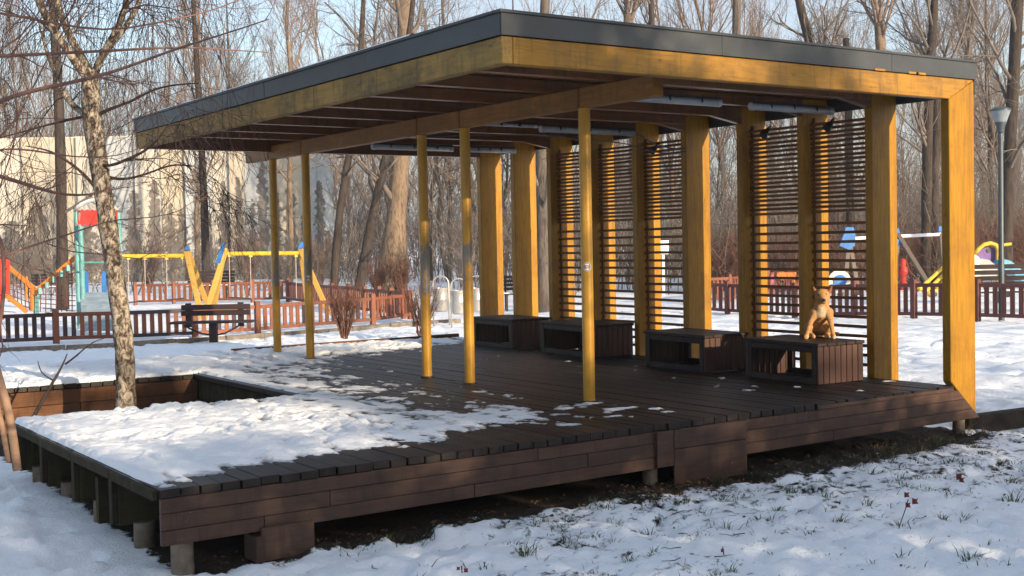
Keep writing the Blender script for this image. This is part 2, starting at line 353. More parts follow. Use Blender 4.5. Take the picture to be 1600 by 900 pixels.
# deck boards
rb = random.Random(3); P0 = .122
def deck_board(i, x0, x1, y0, y1):
    dz = rb.uniform(-.003, .003); part(MB().box(x0+.004, x1-.004, y0, y1, -.05+dz, dz), 'deck_board', M['deck'], .004)
i = 0; x = 0.0
while x < XR-.01:
    x1 = min(x+P0+rb.uniform(-.006, .006), XR)
    if XR-x1 < .06: x1 = XR
    yf = -.036+rb.uniform(-.012, .008)
    if x1 < 2.52:
        deck_board(i, x, x1, yf, 3.53+rb.uniform(-.02, .02)); deck_board(i, x, x1, 6.12+rb.uniform(-.01, .01), 8.26)
    else:
        ym = rb.choice([3.45, 4.3, 5.15]); deck_board(i, x, x1, yf, ym-.003); deck_board(i, x, x1, ym+.003, 8.26)
    x = x1; i += 1
x = -.0
while x > -2.6:
    deck_board(i, x-P0, x, 6.12, 8.26); x -= P0
part(MB().box(3.75, 7.2, 8.262, 8.31, -.42, .06), 'rear_edge_board', M['pit'], .006)
for xa, xb in ((2.55, 3.75),): part(MB().box(xa, xb, 8.262, 8.31, -.42, -.01), 'rear_edge_board', M['pit'], .006)
# left end trim and joists
for a, b in ((0.0, .82), (.83, 1.68), (1.69, 2.56), (2.57, 3.53)):
    part(MB().box(-.035, -.002, a+.004, b-.004, -.06+rb.uniform(-.006,.006), -.004), 'end_trim', M['joist'], .004)
for k, y in enumerate(FR[1:]):
    x0 = 2.52 if 3.5 < y < 6.1 else .02
    part(MB().box(x0, XR, y-.03, y+.04, -.36+rb.uniform(-.02,.02), -.056), 'joist', M['joist'], .005)
    if y < 3.5: part(MB().box(-.02, .019, y-.028, y+.036, -.34, -.066), 'joist_end', M['joist'], .004)
part(MB().box(.02, 7.1, 1.25, 1.31, -.42, -.12), 'joist', M['joist'])
for y in (.12, .80, 1.67, 2.5, 3.35):
    for xx in (.17, 3.75, 7.47):
        rr = .065 if xx < 1 else .055
        part(MB().tube([(xx, y+.0, -.75), (xx, y, -.345)], [rr*1.05, rr], 14), 'footing', M['footing'], 0, None, 'angle')
# pit walls of the notch
for z0, z1, cuts in ((-.20, -.056, (-1.2, .55, 2.5)), (-.36, -.205, (-1.2, 1.25, 2.5)), (-.56, -.365, (-1.2, .2, 2.5))):
    for a, b in zip(cuts[:-1], cuts[1:]): part(MB().box(a+.003, b-.003, 6.135, 6.175, z0, z1), 'pit_plank', M['pit'], .004)
for z0, z1 in ((-.27, -.056), (-.50, -.275)): part(MB().box(2.505, 2.535, 3.56, 6.13, z0, z1), 'pit_plank', M['joist'], .004)
for z0, z1 in ((-.20, -.056), (-.36, -.205)): part(MB().box(.02, 2.5, 3.49, 3.52, z0, z1), 'pit_plank', M['joist'], .004)
# front fascia planks (mitred at the right)
def clipx(z): return XF-(z+.31)*(XF-XR)/.31*.985
rows = ((-.1365, -.052, (0, 2.62, 5.3, 9)), (-.2345, -.139, (0, 1.05, 3.05, 3.66, 6.55, 9)), (-.322, -.237, (0, .62, 2.1, 3.66, 5.6, 9)))
for z0, z1, cuts in rows:
    for a, b in zip(cuts[:-1], cuts[1:]):
        b0 = min(b-.002, clipx(z0)); b1 = min(b-.002, clipx(z1)); dy = rb.uniform(-.003, .003)
        part(MB().prism([(a+.002, z0), (b0, z0), (b1, z1), (a+.002, z1)], -.032+dy, 0), 'fascia_plank', M['fascia'], .003)
part(MB().prism([(5.4, -.05), (7.195, -.05), (7.155, -.018), (5.4, -.018)], -.05, -.028), 'fascia_plank', M['fascia'], .003)
part(MB().box(.59, .93, -.055, -.035, -.5, -.30), 'support_plate', M['fascia'], .004)
part(MB().box(.55, .60, -.07, .12, -.5, -.345), 'support_plate', M['fascia'], .004)
part(MB().box(3.67, 3.83, -.06, -.036, -.315, -.052), 'support_plate', M['fascia'], .004)
part(MB().box(3.84, 4.59, -.052, -.036, -.47, -.20), 'support_plate', M['fascia'], .004)
part(MB().box(3.84, 4.59, -.053, -.036, -.195, -.055), 'support_plate', M['fascia'], .004)
# frames
part(MB().prism([(XR, .03), (XF, -.305), (XF, 2.73), (XR, 2.55)], 0, .09), 'frame_post', M['yellow_z'], .006)
part(MB().prism([(XI, 2.55), (XR-.002, 2.55), (XF-.002, 2.733), (XI, 2.733)], -.002, .09), 'frame_beam', M['yellow_x'], .006)
for k, y in enumerate(FR[1:]):
    part(MB().box(XR, XF, y, y+.09, -.40, 2.735), 'frame_post', M['yellow_z'], .006)
    last = k == len(FR)-2
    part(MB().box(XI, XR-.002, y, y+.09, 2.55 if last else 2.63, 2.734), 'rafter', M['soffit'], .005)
    if not last:
        part(MB().prism([(XR-.42, 2.63), (XR-.003, 2.56), (XR-.003, 2.629)], y+.01, y+.08), 'haunch', M['soffit'], .003)
part(MB().box(XL, XI-.001, 0, YB, 2.55, 2.733), 'edge_beam', M['mossy'], .006)
# ceiling boards
x = XI+.01
while x < XF-.05:
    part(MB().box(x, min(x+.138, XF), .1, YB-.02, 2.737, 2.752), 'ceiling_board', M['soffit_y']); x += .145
# secondary beam in pieces with bracket plates, and the steel poles
PY = [1.335, 3.20, 4.01, 6.76, 7.72]; PX = 4.14
cuts = [.40]+PY+[8.46]
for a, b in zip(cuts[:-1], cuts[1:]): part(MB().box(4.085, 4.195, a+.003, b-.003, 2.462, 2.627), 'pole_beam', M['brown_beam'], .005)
for q, y in enumerate(PY):
    part(MB().box(4.079, 4.0845, y+.01, y+.20, 2.455, 2.622), 'bracket_plate', M['brown_beam'], .002)
    m = MB().tube([(PX, y, .012), (PX, y, 1.0), (PX, y, 2.46)], .05, 20); m.sm = True
    o = part(m, 'pole', M['pole_clean' if q == 0 else 'pole'], 0, None, 'angle')
    m = MB().tube([(PX, y, 0), (PX, y, .012)], .075, 20); m.build('base_flange', M['dark_metal'], o)
    for px, py in ((.035, .06), (.035, .15), (.13, .06), (.13, .15)):
        pass
# metal roof edge
MF = M['metal_fascia']
for a, b in ((XL-.012, 4.42), (4.42, 6.40), (6.40, XF+.02)): part(MB().box(a+.0006, b-.0006, -.016+rb.uniform(-.001,.001), -.004, 2.7375, 2.885), 'roof_fascia', MF, .002)
for a, b in ((-.003, 1.9), (1.9, 3.9), (3.9, 5.9), (5.9, YB+.02)): part(MB().box(XL-.014+rb.uniform(-.002,.002), XL-.002, a+.0015, b-.0015, 2.7375, 2.885), 'roof_fascia', MF, .002)
part(MB().box(XF+.004, XF+.016, -.003, YB+.02, 2.60, 2.885), 'roof_fascia', MF, .002)
part(MB().box(XL-.001, XF+.003, YB+.004, YB+.016, 2.7375, 2.885), 'roof_fascia', MF, .002)
for a, b in ((XL-.03, 4.9), (4.9, XF+.03)): part(MB().box(a+.001, b-.001, -.028, .06, 2.8855, 2.907), 'roof_coping', MF, .003)
part(MB().box(XL-.03, XL+.06, .061, YB+.02, 2.8855, 2.907), 'roof_coping', MF, .003)
part(MB().box(XF-.06, XF+.03, .061, YB+.02, 2.8855, 2.907), 'roof_coping', MF, .003)
part(MB().box(XL, XF, 0, YB, 2.79, 2.86), 'roof_sheet', MF)
for xx, yy in ((6.18, 0), (6.62, 0), (6.72, 0)):
    part(MB().box(xx, xx+.13, -.02, -.0165, 2.735, 2.752), 'wood_splinter', M['yellow_x'])
# slats
lz = [.10+.092*k for k in range(16)]; uz = [1.60+.046*k for k in range(20)]
for b in (1, 2, 5, 6, 7-0):
    if b == 7: continue
for b in (1, 2, 4, 5, 6):
    y0, y1 = FR[b]+.09, FR[b+1]
    for z in lz+uz:
        tz = rb.uniform(-.004, .004); th = .0135 if z > 1.58 else .0145
        part(MB().bar((7.32, y0-.03 if 0 else y0, z+tz), (7.32, y1, z+rb.uniform(-.004, .004)), .026, th*2), 'slat', M['slat'])
    for yy in (y0+.015, y1-.015): part(MB().box(7.336, 7.362, yy-.013, yy+.013, .06, 2.54), 'slat_batten', M['slat'])
# stickers on two poles
def sticker(y, z):
    t = thing('round_sticker', 'round white sticker with an orange mark on the ' + ('nearest yellow pole' if y < 2 else 'yellow pole second from the far end'), 'sticker', (PX-.02, y-.046, z))
    c = np.array((PX, y, z)); d = CAM-c; d[2] = 0; d /= np.linalg.norm(d); s_ = np.array((-d[1], d[0], 0)); a0 = math.atan2(d[1], d[0])
    def disc(r0_, r1_, off, name, mat, sx=1):
        m = MB(); n = 20; vs = []
        for r in (r0_, r1_):
            for k in range(n):
                a = 2*math.pi*k/n; u = r*math.cos(a)*sx; w = r*math.sin(a); ang = a0+u/.05
                vs.append((c[0]+(.05+off)*math.cos(ang), c[1]+(.05+off)*math.sin(ang), z+w))
        m.add(vs, [(k, (k+1) % n, n+(k+1) % n, n+k) for k in range(n)]); m.build(name, mat, t)
    disc(.0, .036, .001, 'sticker_base', M['white']); disc(.027, .033, .0016, 'sticker_ring', M['blue']); disc(.008, .017, .0016, 'sticker_mark', M['orange'], .6)
sticker(PY[0], onX(907, 417, 4.09)[2]); sticker(PY[3], onX(488, 435, 4.09)[2])
# light tubes under the ceiling
def light(xa, xb, y, z, label, r=.034):
    t = thing('ceiling_light', label, 'ceiling light', ((xa+xb)/2, y, z), group='tube lights under the pavilion roof')
    m = MB().tube([(xa+.05, y, z), (xb-.05, y, z)], r, 12); m.build('light_tube', M['tube'], t, 0, True)
    for a, b in ((xa, xa+.05), (xb-.05, xb)): MB().tube([(a, y, z), (b, y, z)], r*1.08, 12).build('end_cap', M['tube'], t, .004)
    MB().box(xa+.02, xb-.02, y-.03, y+.03, z+r*.8, z+r*.8+.02).build('light_housing', M['dark_metal'], t)
    for a in (xa+.25, (xa+xb)/2, xb-.25): MB().box(a-.008, a+.008, y-.038, y+.038, z-.01, z+.04).build('clip', M['dark_metal'], t)
light(4.42, 5.68, 1.31, 2.575, 'grey tube light partly hidden by the near end of the pole beam')
light(6.06, 7.18, 1.31, 2.565, 'pale tube light beside the front right fins')
light(5.62, 6.95, 4.0, 2.575, 'grey tube light above the fins in the middle of the row')
light(4.62, 5.58, 4.0, 2.60, 'thin grey tube light hanging halfway along the roof', .018)
light(5.02, 6.2, 6.72, 2.575, 'dim grey tube light at the far end of the roof')
light(6.32, 7.18, 6.72, 2.575, 'grey tube light above the farthest fins')
t = thing('power_cable', 'thin grey cable sagging from a tube light to the middle fin', 'cable', (7.0, 3.8, 2.5))
def sag(p, q, s_, n=14):
    p = np.array(p); q = np.array(q); return [p+(q-p)*k/n-np.array((0,0,s_*4*(k/n)*(1-k/n))) for k in range(n+1)]
MB().tube(sag((6.95,4.0,2.59), (7.18,3.4,2.36), .06), .008, 6, False).build('cable_run', M['cable'], t, 0, True)
MB().tube(sag((4.2,4.0,2.44), (6.9,4.05,2.45), -.06)+sag((6.92,4.03,2.44), (7.17,3.38,2.33), .05), .006, 6, False).build('cable_run', M['cable'], t, 0, True)
for lab, y, z, b in (('dark round spotlight at the top of the slats nearest the front', 1.4, 2.44, 0), ('dark round spotlight at the top of the slats second from the front', 2.25, 2.44, 1), ('dark round spotlight high on the slats left of the middle fin', 4.0, 2.4, 0)):
    t = thing('spotlight', lab, 'spotlight', (7.24, y, z), group='spotlights on the slats')
    MB().tube([(7.27,y,z+.02), (7.24,y,z), (7.20,y,z-.03)], [.02,.034,.044], 14).build('spot_head', M['dark_metal'], t, 0, 'angle')
    MB().bar((7.31,y,z+.07), (7.22,y,z), .02, .02).build('spot_bracket', M['dark_metal'], t)
# snow lying on the deck
sx = axis([(-2.6,-.05,.08), (-.05,7.2,.026)]); sy = axis([(-.04,3.55,.026), (3.55,6.1,.03), (6.1,8.27,.026)])
X, Y = np.meshgrid(sx, sy)
bx = np.interp(Y, [-.05, .3, .55, .8, 1.1, 1.6, 2.2, 3.1, 3.7, 4.2, 5, 5.7, 6.5, 7.0, 7.4, 8.3], [.2, .35, 2.0, 2.75, 3.0, 2.9, 2.75, 2.75, 2.9, 2.9, 3.05, 3.2, 3.7, 4.6, 6.7, 7.3])
e = (bx-X)                                      # distance inside the snow edge
n1 = fbm(X*5.0, Y*3.0, 5, 5, .62)-.5; n2 = fbm(X*15, Y*11, 9, 4, .6)-.5
yb = Y - np.where(X > .25, .22+.30*(fbm(X*2.2, X*0+3, 8, 3)-.25), .02)
val = np.where(e > 0, .040*np.tanh(e*.9), .075*np.tanh(e*.75)) + .15*n1 + .11*n2 + .012
val = np.where(e > 1.3, np.maximum(val, .012), val)
val = np.where(e < -1.25, -.1, val)
val = np.minimum(val, yb*.35+.05*n2)
val = np.maximum(val, np.where((Y < 1.3) & (X > 2.8) & (X < 4.3) & (Y > .25), (fbm(X*4, Y*5, 55, 4)-.64)*.2, -1))
val = np.maximum(val, np.where((X > 5.4) & (X < 7.1), (fbm(X*6, Y*7, 58, 4)-.80)*.25, -1))
inpit = (X < 2.52) & (Y > 3.50) & (Y < 6.14); val = np.where(inpit, -1, val)
val = np.where((X < -.02) & (Y < 6.14), -1, val)
body = sstep(.1, 1.1, e)
lump = body*(.030*np.clip(fbm(X*7, Y*7, 15, 3)-.42, 0, 1)*2 + .022*fbm(X*20, Y*20, 19, 3)) + (1-body)*.007*fbm(X*24, Y*24, 20, 3)
th = np.clip(val, 0, .05)*(.10+.35*body)
Z = .0025+th+np.where(val > 0, lump*np.clip(val/.04, 0, 1), 0)
vq = np.minimum.reduce([val[:-1,:-1], val[:-1,1:], val[1:,1:], val[1:,:-1]]); vm = np.maximum.reduce([val[:-1,:-1], val[:-1,1:], val[1:,1:], val[1:,:-1]])
Z = np.where(val <= 0, -.004, Z)
cut = val < -.9; ed = cut.copy(); ed[1:] |= cut[:-1]; ed[:-1] |= cut[1:]; ed[:,1:] |= cut[:,:-1]; ed[:,:-1] |= cut[:,1:]
Z = np.where(ed, -.012, Z)
mk = (vm > 0) & (vq > -.9)
tag(gridmesh('snow_cover', X, Y, Z, M['thin_snow'], mk, np.clip(1-np.clip(val, 0, 1)/.034, 0, 1)), kind='stuff')
X, Y = np.meshgrid(np.linspace(XL+.07, XF-.07, 60), np.linspace(.08, YB, 90))
tag(gridmesh('roof_snow', X, Y, 2.885+.05*fbm(X*1.5, Y*1.5, 3, 4), M['snow']), kind='stuff')
X, Y = np.meshgrid(np.linspace(XL-.02, XL+.06, 5), np.linspace(1.2, YB, 120))
tag(gridmesh('coping_snow', X, Y, 2.909+.035*fbm(X*3, Y*1.5, 31, 4)*np.sin(np.pi*(X-XL+.021)/.082), M['snow']), kind='stuff')
# benches
def make_bench():
    t = thing('box_bench', 'dark hollow wooden box bench with the dog sitting on it', 'bench', (0,0,0), group='hollow box benches along the fins')
    Wd, Ln, H = .58, .98, .38
    B = M['bench']; BP = M['bench_plank']
    def p(mb, n, m, bv=.004): return mb.build(n, m, t, bv, False, True)
    for xx in (0, Wd-.045):
        for yy in (.024, Ln-.06-.024): p(MB().box(xx, xx+.045, yy, yy+.06, 0, H-.03), 'frame_post', B)
        for z0 in (0, H-.09): p(MB().box(xx+.002, xx+.043, .085, Ln-.085, z0, z0+.058), 'frame_rail', B)
    for ye in (0, Ln-.022):
        for k in range(8):
            w = Wd/8; p(MB().box(k*w+.003, (k+1)*w-.003, ye, ye+.022, .004, H-.032), 'end_plank', BP)
    for k in range(5):
        w = (Wd+.02)/5; p(MB().box(-.01+k*w+.003, -.01+(k+1)*w-.003, -.012, Ln+.012, H-.03, H), 'top_plank', B)
    KIDS[t.name] = list(t.children)
    return t
bench = make_bench(); bench.location = (6.36, .80, 0); bench.rotation_euler.z = rad(-4)
dup(bench, (6.36, 2.28, 0), rad(-3), 1, 'dark hollow wooden box bench just beyond the one with the dog')
dup(bench, (6.56, 4.36, 0), rad(-5), (1, 1.2, 1), 'long hollow wooden box bench with only its top boards in sun')
dup(bench, (6.60, 6.04, 0), rad(-2), 1, 'hollow wooden box bench at the far end behind the worn pole')
# ------------------------------------------------------------------ trees
def tubes(P, R, n):
    B, m, _ = P.shape
    T = np.empty_like(P); T[:,1:-1] = P[:,2:]-P[:,:-2]; T[:,0] = P[:,1]-P[:,0]; T[:,-1] = P[:,-1]-P[:,-2]
    T /= np.linalg.norm(T, axis=2, keepdims=True)+1e-12
    ref = np.where(np.abs(T[:,:1,2:3]) < .85, np.array([0,0,1.]), np.array([1.,0,0])); ref = np.repeat(ref, m, 1)
    A = np.cross(T, ref); A /= np.linalg.norm(A, axis=2, keepdims=True)+1e-12; Bv = np.cross(T, A)
    th = 2*np.pi*np.arange(n)/n
    V = P[:,:,None]+R[:,:,None,None]*(A[:,:,None]*np.cos(th)[None,None,:,None]+Bv[:,:,None]*np.sin(th)[None,None,:,None])
    idx = np.arange(B*m*n).reshape(B, m, n)
    a = idx[:,:-1]; b = np.roll(idx, -1, 2)[:,:-1]; c = np.roll(idx, -1, 2)[:,1:]; d = idx[:,1:]
    return V.reshape(-1, 3), np.stack([a, b, c, d], -1).reshape(-1, 4)
def mesh_tubes(name, groups, mat, smooth=True):
    Vs, Qs, o = [], [], 0
    for P, R, n in groups:
        if len(P) == 0: continue
        v, q = tubes(P, R, n); Vs.append(v); Qs.append(q+o); o += len(v)
    V = np.concatenate(Vs); Q = np.concatenate(Qs); me = D.meshes.new(name)
    me.vertices.add(len(V)); me.vertices.foreach_set('co', V.astype(np.float32).ravel())
    me.loops.add(Q.size); me.loops.foreach_set('vertex_index', Q.astype(np.int32).ravel())
    me.polygons.add(len(Q)); me.polygons.foreach_set('loop_start', np.arange(0, Q.size, 4, dtype=np.int32)); me.polygons.foreach_set('loop_total', np.full(len(Q), 4, np.int32))
    me.update(calc_edges=True); me.polygons.foreach_set('use_smooth', [smooth]*len(Q)); me.materials.append(mat); return me
def obj(name, me, parent=None, local=True):
    o = D.objects.new(name, me); COL.objects.link(o)
    if parent: adopt(o, parent, local)
    return o
def resample(pts, m):
    pts = np.array(pts, float); s = np.concatenate([[0], np.cumsum(np.linalg.norm(np.diff(pts, axis=0), axis=1))]); t = np.linspace(0, s[-1], m)
    # smooth (Catmull-like) by cosine blending of the polyline
    out = np.stack([np.interp(t, s, pts[:,k]) for k in range(3)], 1)
    for _ in range(2): out[1:-1] = .25*out[:-2]+.5*out[1:-1]+.25*out[2:]
    return out
def kids(rs, P, R, k, t0, t1, L, ang, up, jit=.12, rr=.6, rmin=.004, m=6, end=.25, Lvar=.45):
    """k children on every polyline; L = length (m), ang = angle off the parent, up = pull on z"""
    B, mp, _ = P.shape; N = B*k; pi = np.repeat(np.arange(B), k)
    t = rs.uniform(t0, t1, N)*(mp-1); i = np.clip(t.astype(int), 0, mp-2); f = (t-i)[:,None]
    p0 = P[pi,i]*(1-f)+P[pi,i+1]*f; r0_ = R[pi,i]*(1-f[:,0])+R[pi,i+1]*f[:,0]
    tan = P[pi,i+1]-P[pi,i]; tan /= np.linalg.norm(tan, axis=1, keepdims=True)+1e-12
    rnd = rs.normal(size=(N,3)); per = rnd-tan*np.sum(rnd*tan, 1, keepdims=True); per /= np.linalg.norm(per, axis=1, keepdims=True)+1e-12
    an = rad(ang)*rs.uniform(.65, 1.3, N)[:,None]; d = tan*np.cos(an)+per*np.sin(an)
    ln = (L*(1+rs.uniform(-Lvar, Lvar, N))*(1.15-.55*t/(mp-1)))[:,None]/(m-1)
    Q = np.empty((N, m, 3)); Q[:,0] = p0
    for s in range(1, m):
        d = d+rs.normal(size=(N,3))*jit; d[:,2] += up/(m-1); d /= np.linalg.norm(d, axis=1, keepdims=True); Q[:,s] = Q[:,s-1]+d*ln
    rb_ = np.maximum(r0_*rr, rmin); RR = rb_[:,None]*np.linspace(1, end, m)[None]; return Q, np.maximum(RR, rmin*.6)
def trunk_line(rs, H, r, lean=(0,0), m=9, wob=.10, top=.35):
    z = np.linspace(0, H, m); P = np.zeros((1,m,3)); P[0,:,2] = z
    P[0,:,0] = lean[0]*z/H*H+np.cumsum(rs.normal(size=m))*wob; P[0,:,1] = lean[1]*z/H*H+np.cumsum(rs.normal(size=m))*wob
    P[0,:,:2] -= P[0,0,:2]; R = r*np.linspace(1, top, m)[None]; R[0,0] *= 1.25; return P, R
def tree_meshes(kind, seed):
    rs = np.random.RandomState(seed)
    if kind == 'tall':
        T = trunk_line(rs, 12, .115, (rs.uniform(-.05,.05), rs.uniform(-.05,.05)), 10, .13, .22)
        a = kids(rs, *T, 15, .28, .97, 4.2, 38, .55, .14, .55, .02, 7)
        b = kids(rs, *a, 7, .15, .98, 1.7, 42, .35, .16, .5, .010, 6)
        c = kids(rs, *b, 6, .1, 1, .75, 45, .2, .18, .6, .0058, 4)
        c2 = kids(rs, *a, 12, .1, 1, .9, 55, .3, .18, .3, .007, 4)
        return [(T[0],T[1],9)], [(a[0],a[1],5),(b[0],b[1],3),(c[0],c[1],3),(c2[0],c2[1],3)]
    if kind == 'upright':      # many steep limbs and vertical twigs
        T = trunk_line(rs, 11, .10, (rs.uniform(-.04,.04), 0), 10, .12, .25)
        a = kids(rs, *T, 14, .2, .95, 4.6, 24, .9, .09, .6, .02, 7)
        b = kids(rs, *a, 8, .1, 1, 1.6, 26, .7, .1, .5, .009, 6)
        c = kids(rs, *b, 6, .1, 1, .8, 30, .4, .14, .6, .0058, 4)
        return [(T[0],T[1],9)], [(a[0],a[1],5),(b[0],b[1],3),(c[0],c[1],3)]
    if kind == 'pollard':
        T = trunk_line(rs, 6.4, .165, (rs.uniform(-.03,.03), 0), 8, .06, .8); T[1][0,-1] *= 1.25; T[1][0,-2] *= 1.2
        a = kids(rs, *T, 9, .9, 1, 4.2, 34, 1.0, .06, .33, .03, 7)
        a2 = kids(rs, *T, 4, .45, .85, 2.6, 55, .9, .1, .25, .02, 7)
        A = (np.concatenate([a[0],a2[0]]), np.concatenate([a[1],a2[1]]))
        b = kids(rs, *A, 9, .15, 1, 1.5, 34, .5, .12, .45, .010, 6)
        c = kids(rs, *b, 6, .1, 1, .7, 40, .2, .18, .6, .0058, 4)
        return [(T[0],T[1],10)], [(A[0],A[1],5),(b[0],b[1],3),(c[0],c[1],3)]
    if kind == 'shrub':
        n = 34; P = np.zeros((n,6,3)); ang = rs.uniform(0, 2*np.pi, n); sp = rs.uniform(.05, .42, n); z = np.linspace(0, 1, 6)
        for k in range(n):
            h = rs.uniform(.6, 1.05); P[k,:,2] = z*h; P[k,:,0] = math.cos(ang[k])*(.05+sp[k]*z**1.2*h); P[k,:,1] = math.sin(ang[k])*(.05+sp[k]*z**1.2*h)
        P[:,1:,:2] += rs.normal(size=(n,5,2))*.015; R = np.repeat(np.linspace(.009, .0035, 6)[None], n, 0)
        b = kids(rs, P, R, 8, .25, 1, .28, 32, .35, .12, .7, .003, 5); c = kids(rs, *b, 3, .2, 1, .12, 40, .2, .15, .7, .0025, 3)
        return [(P,R,4)], [(b[0],b[1],3),(c[0],c[1],3)]
PROTO = {}
def tree(kind, seed, mt, mc, pos, sc=1, rz=0, label='', group=None, name='bare_tree', cat='tree'):
    key = (kind, seed, mt, mc)
    if key not in PROTO:
        a, b = tree_meshes(kind, seed)
        PROTO[key] = (mesh_tubes('trunk', a, M[mt]), mesh_tubes('crown', b, M[mc]))
    t = thing(name, label, cat, pos, rz, group); t.scale = (sc,)*3 if not hasattr(sc, '__len__') else sc
    s_ = kind == 'shrub'
    obj('stem' if s_ else 'trunk', PROTO[key][0], t); obj('twigs' if s_ else 'crown', PROTO[key][1], t); return t
rt = random.Random(11)
# trees one can pick out
def named_tree(px, depth, kind, seed, mt, mc, sc, label, rz=0): return tree(kind, seed, mt, mc, place(px, depth), sc, rz, label)
named_tree(1463, 42, 'pollard', 21, 'bark_dark', 'twig_grey', (1.15,1.15,1.12), 'dark pollarded tree with a knobby head left of the street lamp')
named_tree(1388, 46, 'pollard', 22, 'bark_warm', 'twig_warm', (1.1,1.1,1.5), 'tall pollarded tree above the roof near its right end')
named_tree(1512, 55, 'pollard', 23, 'bark_grey', 'twig_grey', (1,1,1.6), 'slim pollarded tree just right of the pavilion post', 2)
named_tree(1166, 48, 'pollard', 24, 'bark_grey', 'twig_warm', (1,1,1.75), 'pollarded tree with fanned shoots above the middle of the roof edge')
named_tree(1078, 52, 'upright', 25, 'bark_warm', 'twig_warm', 1.35, 'straight bare tree standing clear against blue sky')
named_tree(985, 50, 'pollard', 26, 'bark_grey', 'twig_warm', (1.2,1.2,1.7), 'thick forked tree above the roof corner', 1)
named_tree(305, 62, 'upright', 27, 'bark_warm', 'twig_warm', 1.5, 'orange sunlit bare tree rising over the left roof edge')
named_tree(450, 58, 'tall', 28, 'bark_warm', 'twig_warm', 1.3, 'sunlit bare tree behind the middle of the left roof edge', .5)
# hand-set trunks
def poly_trunk(name, pts, depth, rpx, mat, label, n=10, crown=None, base=True, seed=1):
    P = [at(x, y, depth) for x, y in pts]
    if base: P[0][2] = min(P[0][2], GZ-.1)
    R = [r*depth/FPX for r in rpx]; m = 14; Q = resample(P, m); RR = np.interp(np.linspace(0, 1, m), np.linspace(0, 1, len(R)), R)
    rs = np.random.RandomState(seed); RR = RR*(1+rs.normal(size=m)*.035)
    t = thing(name, label, 'tree', (Q[0][0], Q[0][1], GZ)); o = obj('trunk', mesh_tubes('trunk', [(Q[None], RR[None], n)], M[mat]), t, False)
    if crown:
        k1, L1, a1, upp = crown; a = kids(rs, Q[None], RR[None], k1, .25, 1, L1, a1, upp, .14, .35, .015, 7); b = kids(rs, *a, 7, .15, 1, L1*.4, 42, .2, .16, .5, .008, 6); c = kids(rs, *b, 5, .1, 1, L1*.18, 45, .1, .18, .6, .006, 4)
        obj('crown', mesh_tubes('crown', [(a[0],a[1],5),(b[0],b[1],3),(c[0],c[1],3)], M['twig_grey']), t, False)
    return t
poly_trunk('old_tree', [(610,446),(616,380),(626,250),(632,120),(634,-60)], 46, [26,15.5,14.5,13,10], 'bark_warm', 'broad old tree with ridged sunlit bark seen between the thin poles', 14, (16,5,50,.4), seed=3)
poly_trunk('leaning_tree', [(556,442),(575,370),(600,255),(622,165),(640,60),(650,-50)], 40, [9,7.5,6.5,6,5,3], 'bark_dark', 'dark tree leaning right in front of the broad old trunk', 9, (12,4,48,.4), seed=4)
poly_trunk('leaning_tree', [(520,440),(528,340),(545,245),(560,150),(570,-40)], 44, [7,6,5.5,5,3], 'bark_dark', 'dark slim tree leaning right beside the end of the pale wall', 9, (12,4,45,.4), seed=5)
poly_trunk('dark_tree', [(98,470),(97,380),(95,260),(92,150),(80,-40)], 38, [9.5,8.5,8,7,6], 'bark_dark', 'thick grey trunk in front of the pale wall left of the birch', 10, (5,3,50,.5), seed=6)
poly_trunk('dark_tree', [(322,455),(321,380),(318,300),(314,200),(306,80),(300,-40)], 52, [7,6,5.5,5,4,3], 'bark_dark', 'grey trunk against the pale wall behind the yellow swings', 9, (4,3,40,.6), seed=7)
poly_trunk('decayed_tree', [(850,478),(849,400),(846,300),(846,200),(850,90),(852,-40)], 32, [12,10.5,9.5,9.5,8,7], 'bark_grey', 'rough trunk with split sunlit bark between two far fins', 12, (10,4,50,.3), seed=8)
poly_trunk('dark_tree', [(1570,470),(1573,330),(1580,190),(1586,80),(1594,-60)], 34, [12,10.5,9.5,9,8], 'bark_dark', 'dark trunk rising behind the street lamp at the right edge', 11, (14,4,50,.3), seed=9)
poly_trunk('dark_tree', [(1300,440),(1297,330),(1296,220),(1275,90),(1252,30),(1238,-60)], 50, [10,9,9,9,7,5], 'bark_dark', 'dark trunk bending left above the roof edge, knotted at the bend', 9, (10,4,45,.5), seed=10)
poly_trunk('dark_tree', [(1446,420),(1448,300),(1450,170),(1455,80),(1462,-20)], 40, [8.5,8,8,8,5], 'bark_dark', 'dark straight trunk in the gap left of the front right post', 9, (10,3,50,.5), seed=12)
poly_trunk('dark_tree', [(1330,440),(1328,300),(1326,180),(1322,60)], 44, [7,6,6,5], 'bark_dark', 'dark trunk seen through the slats above the blue swing panel', 8, None, seed=13)
poly_trunk('dark_tree', [(1025,440),(1026,330),(1025,200),(1020,60),(1015,-40)], 42, [7,6,6,5,4], 'bark_dark', 'dark trunk behind the slats beside the white sign', 8, (10,4,45,.4), seed=14)
poly_trunk('slim_tree', [(702,440),(703,340),(702,250),(696,120),(690,-30)], 60, [4,3.5,3.5,3,2], 'bark_grey', 'slim grey tree between the two worn yellow poles', 7, (12,4,35,.6), seed=15)
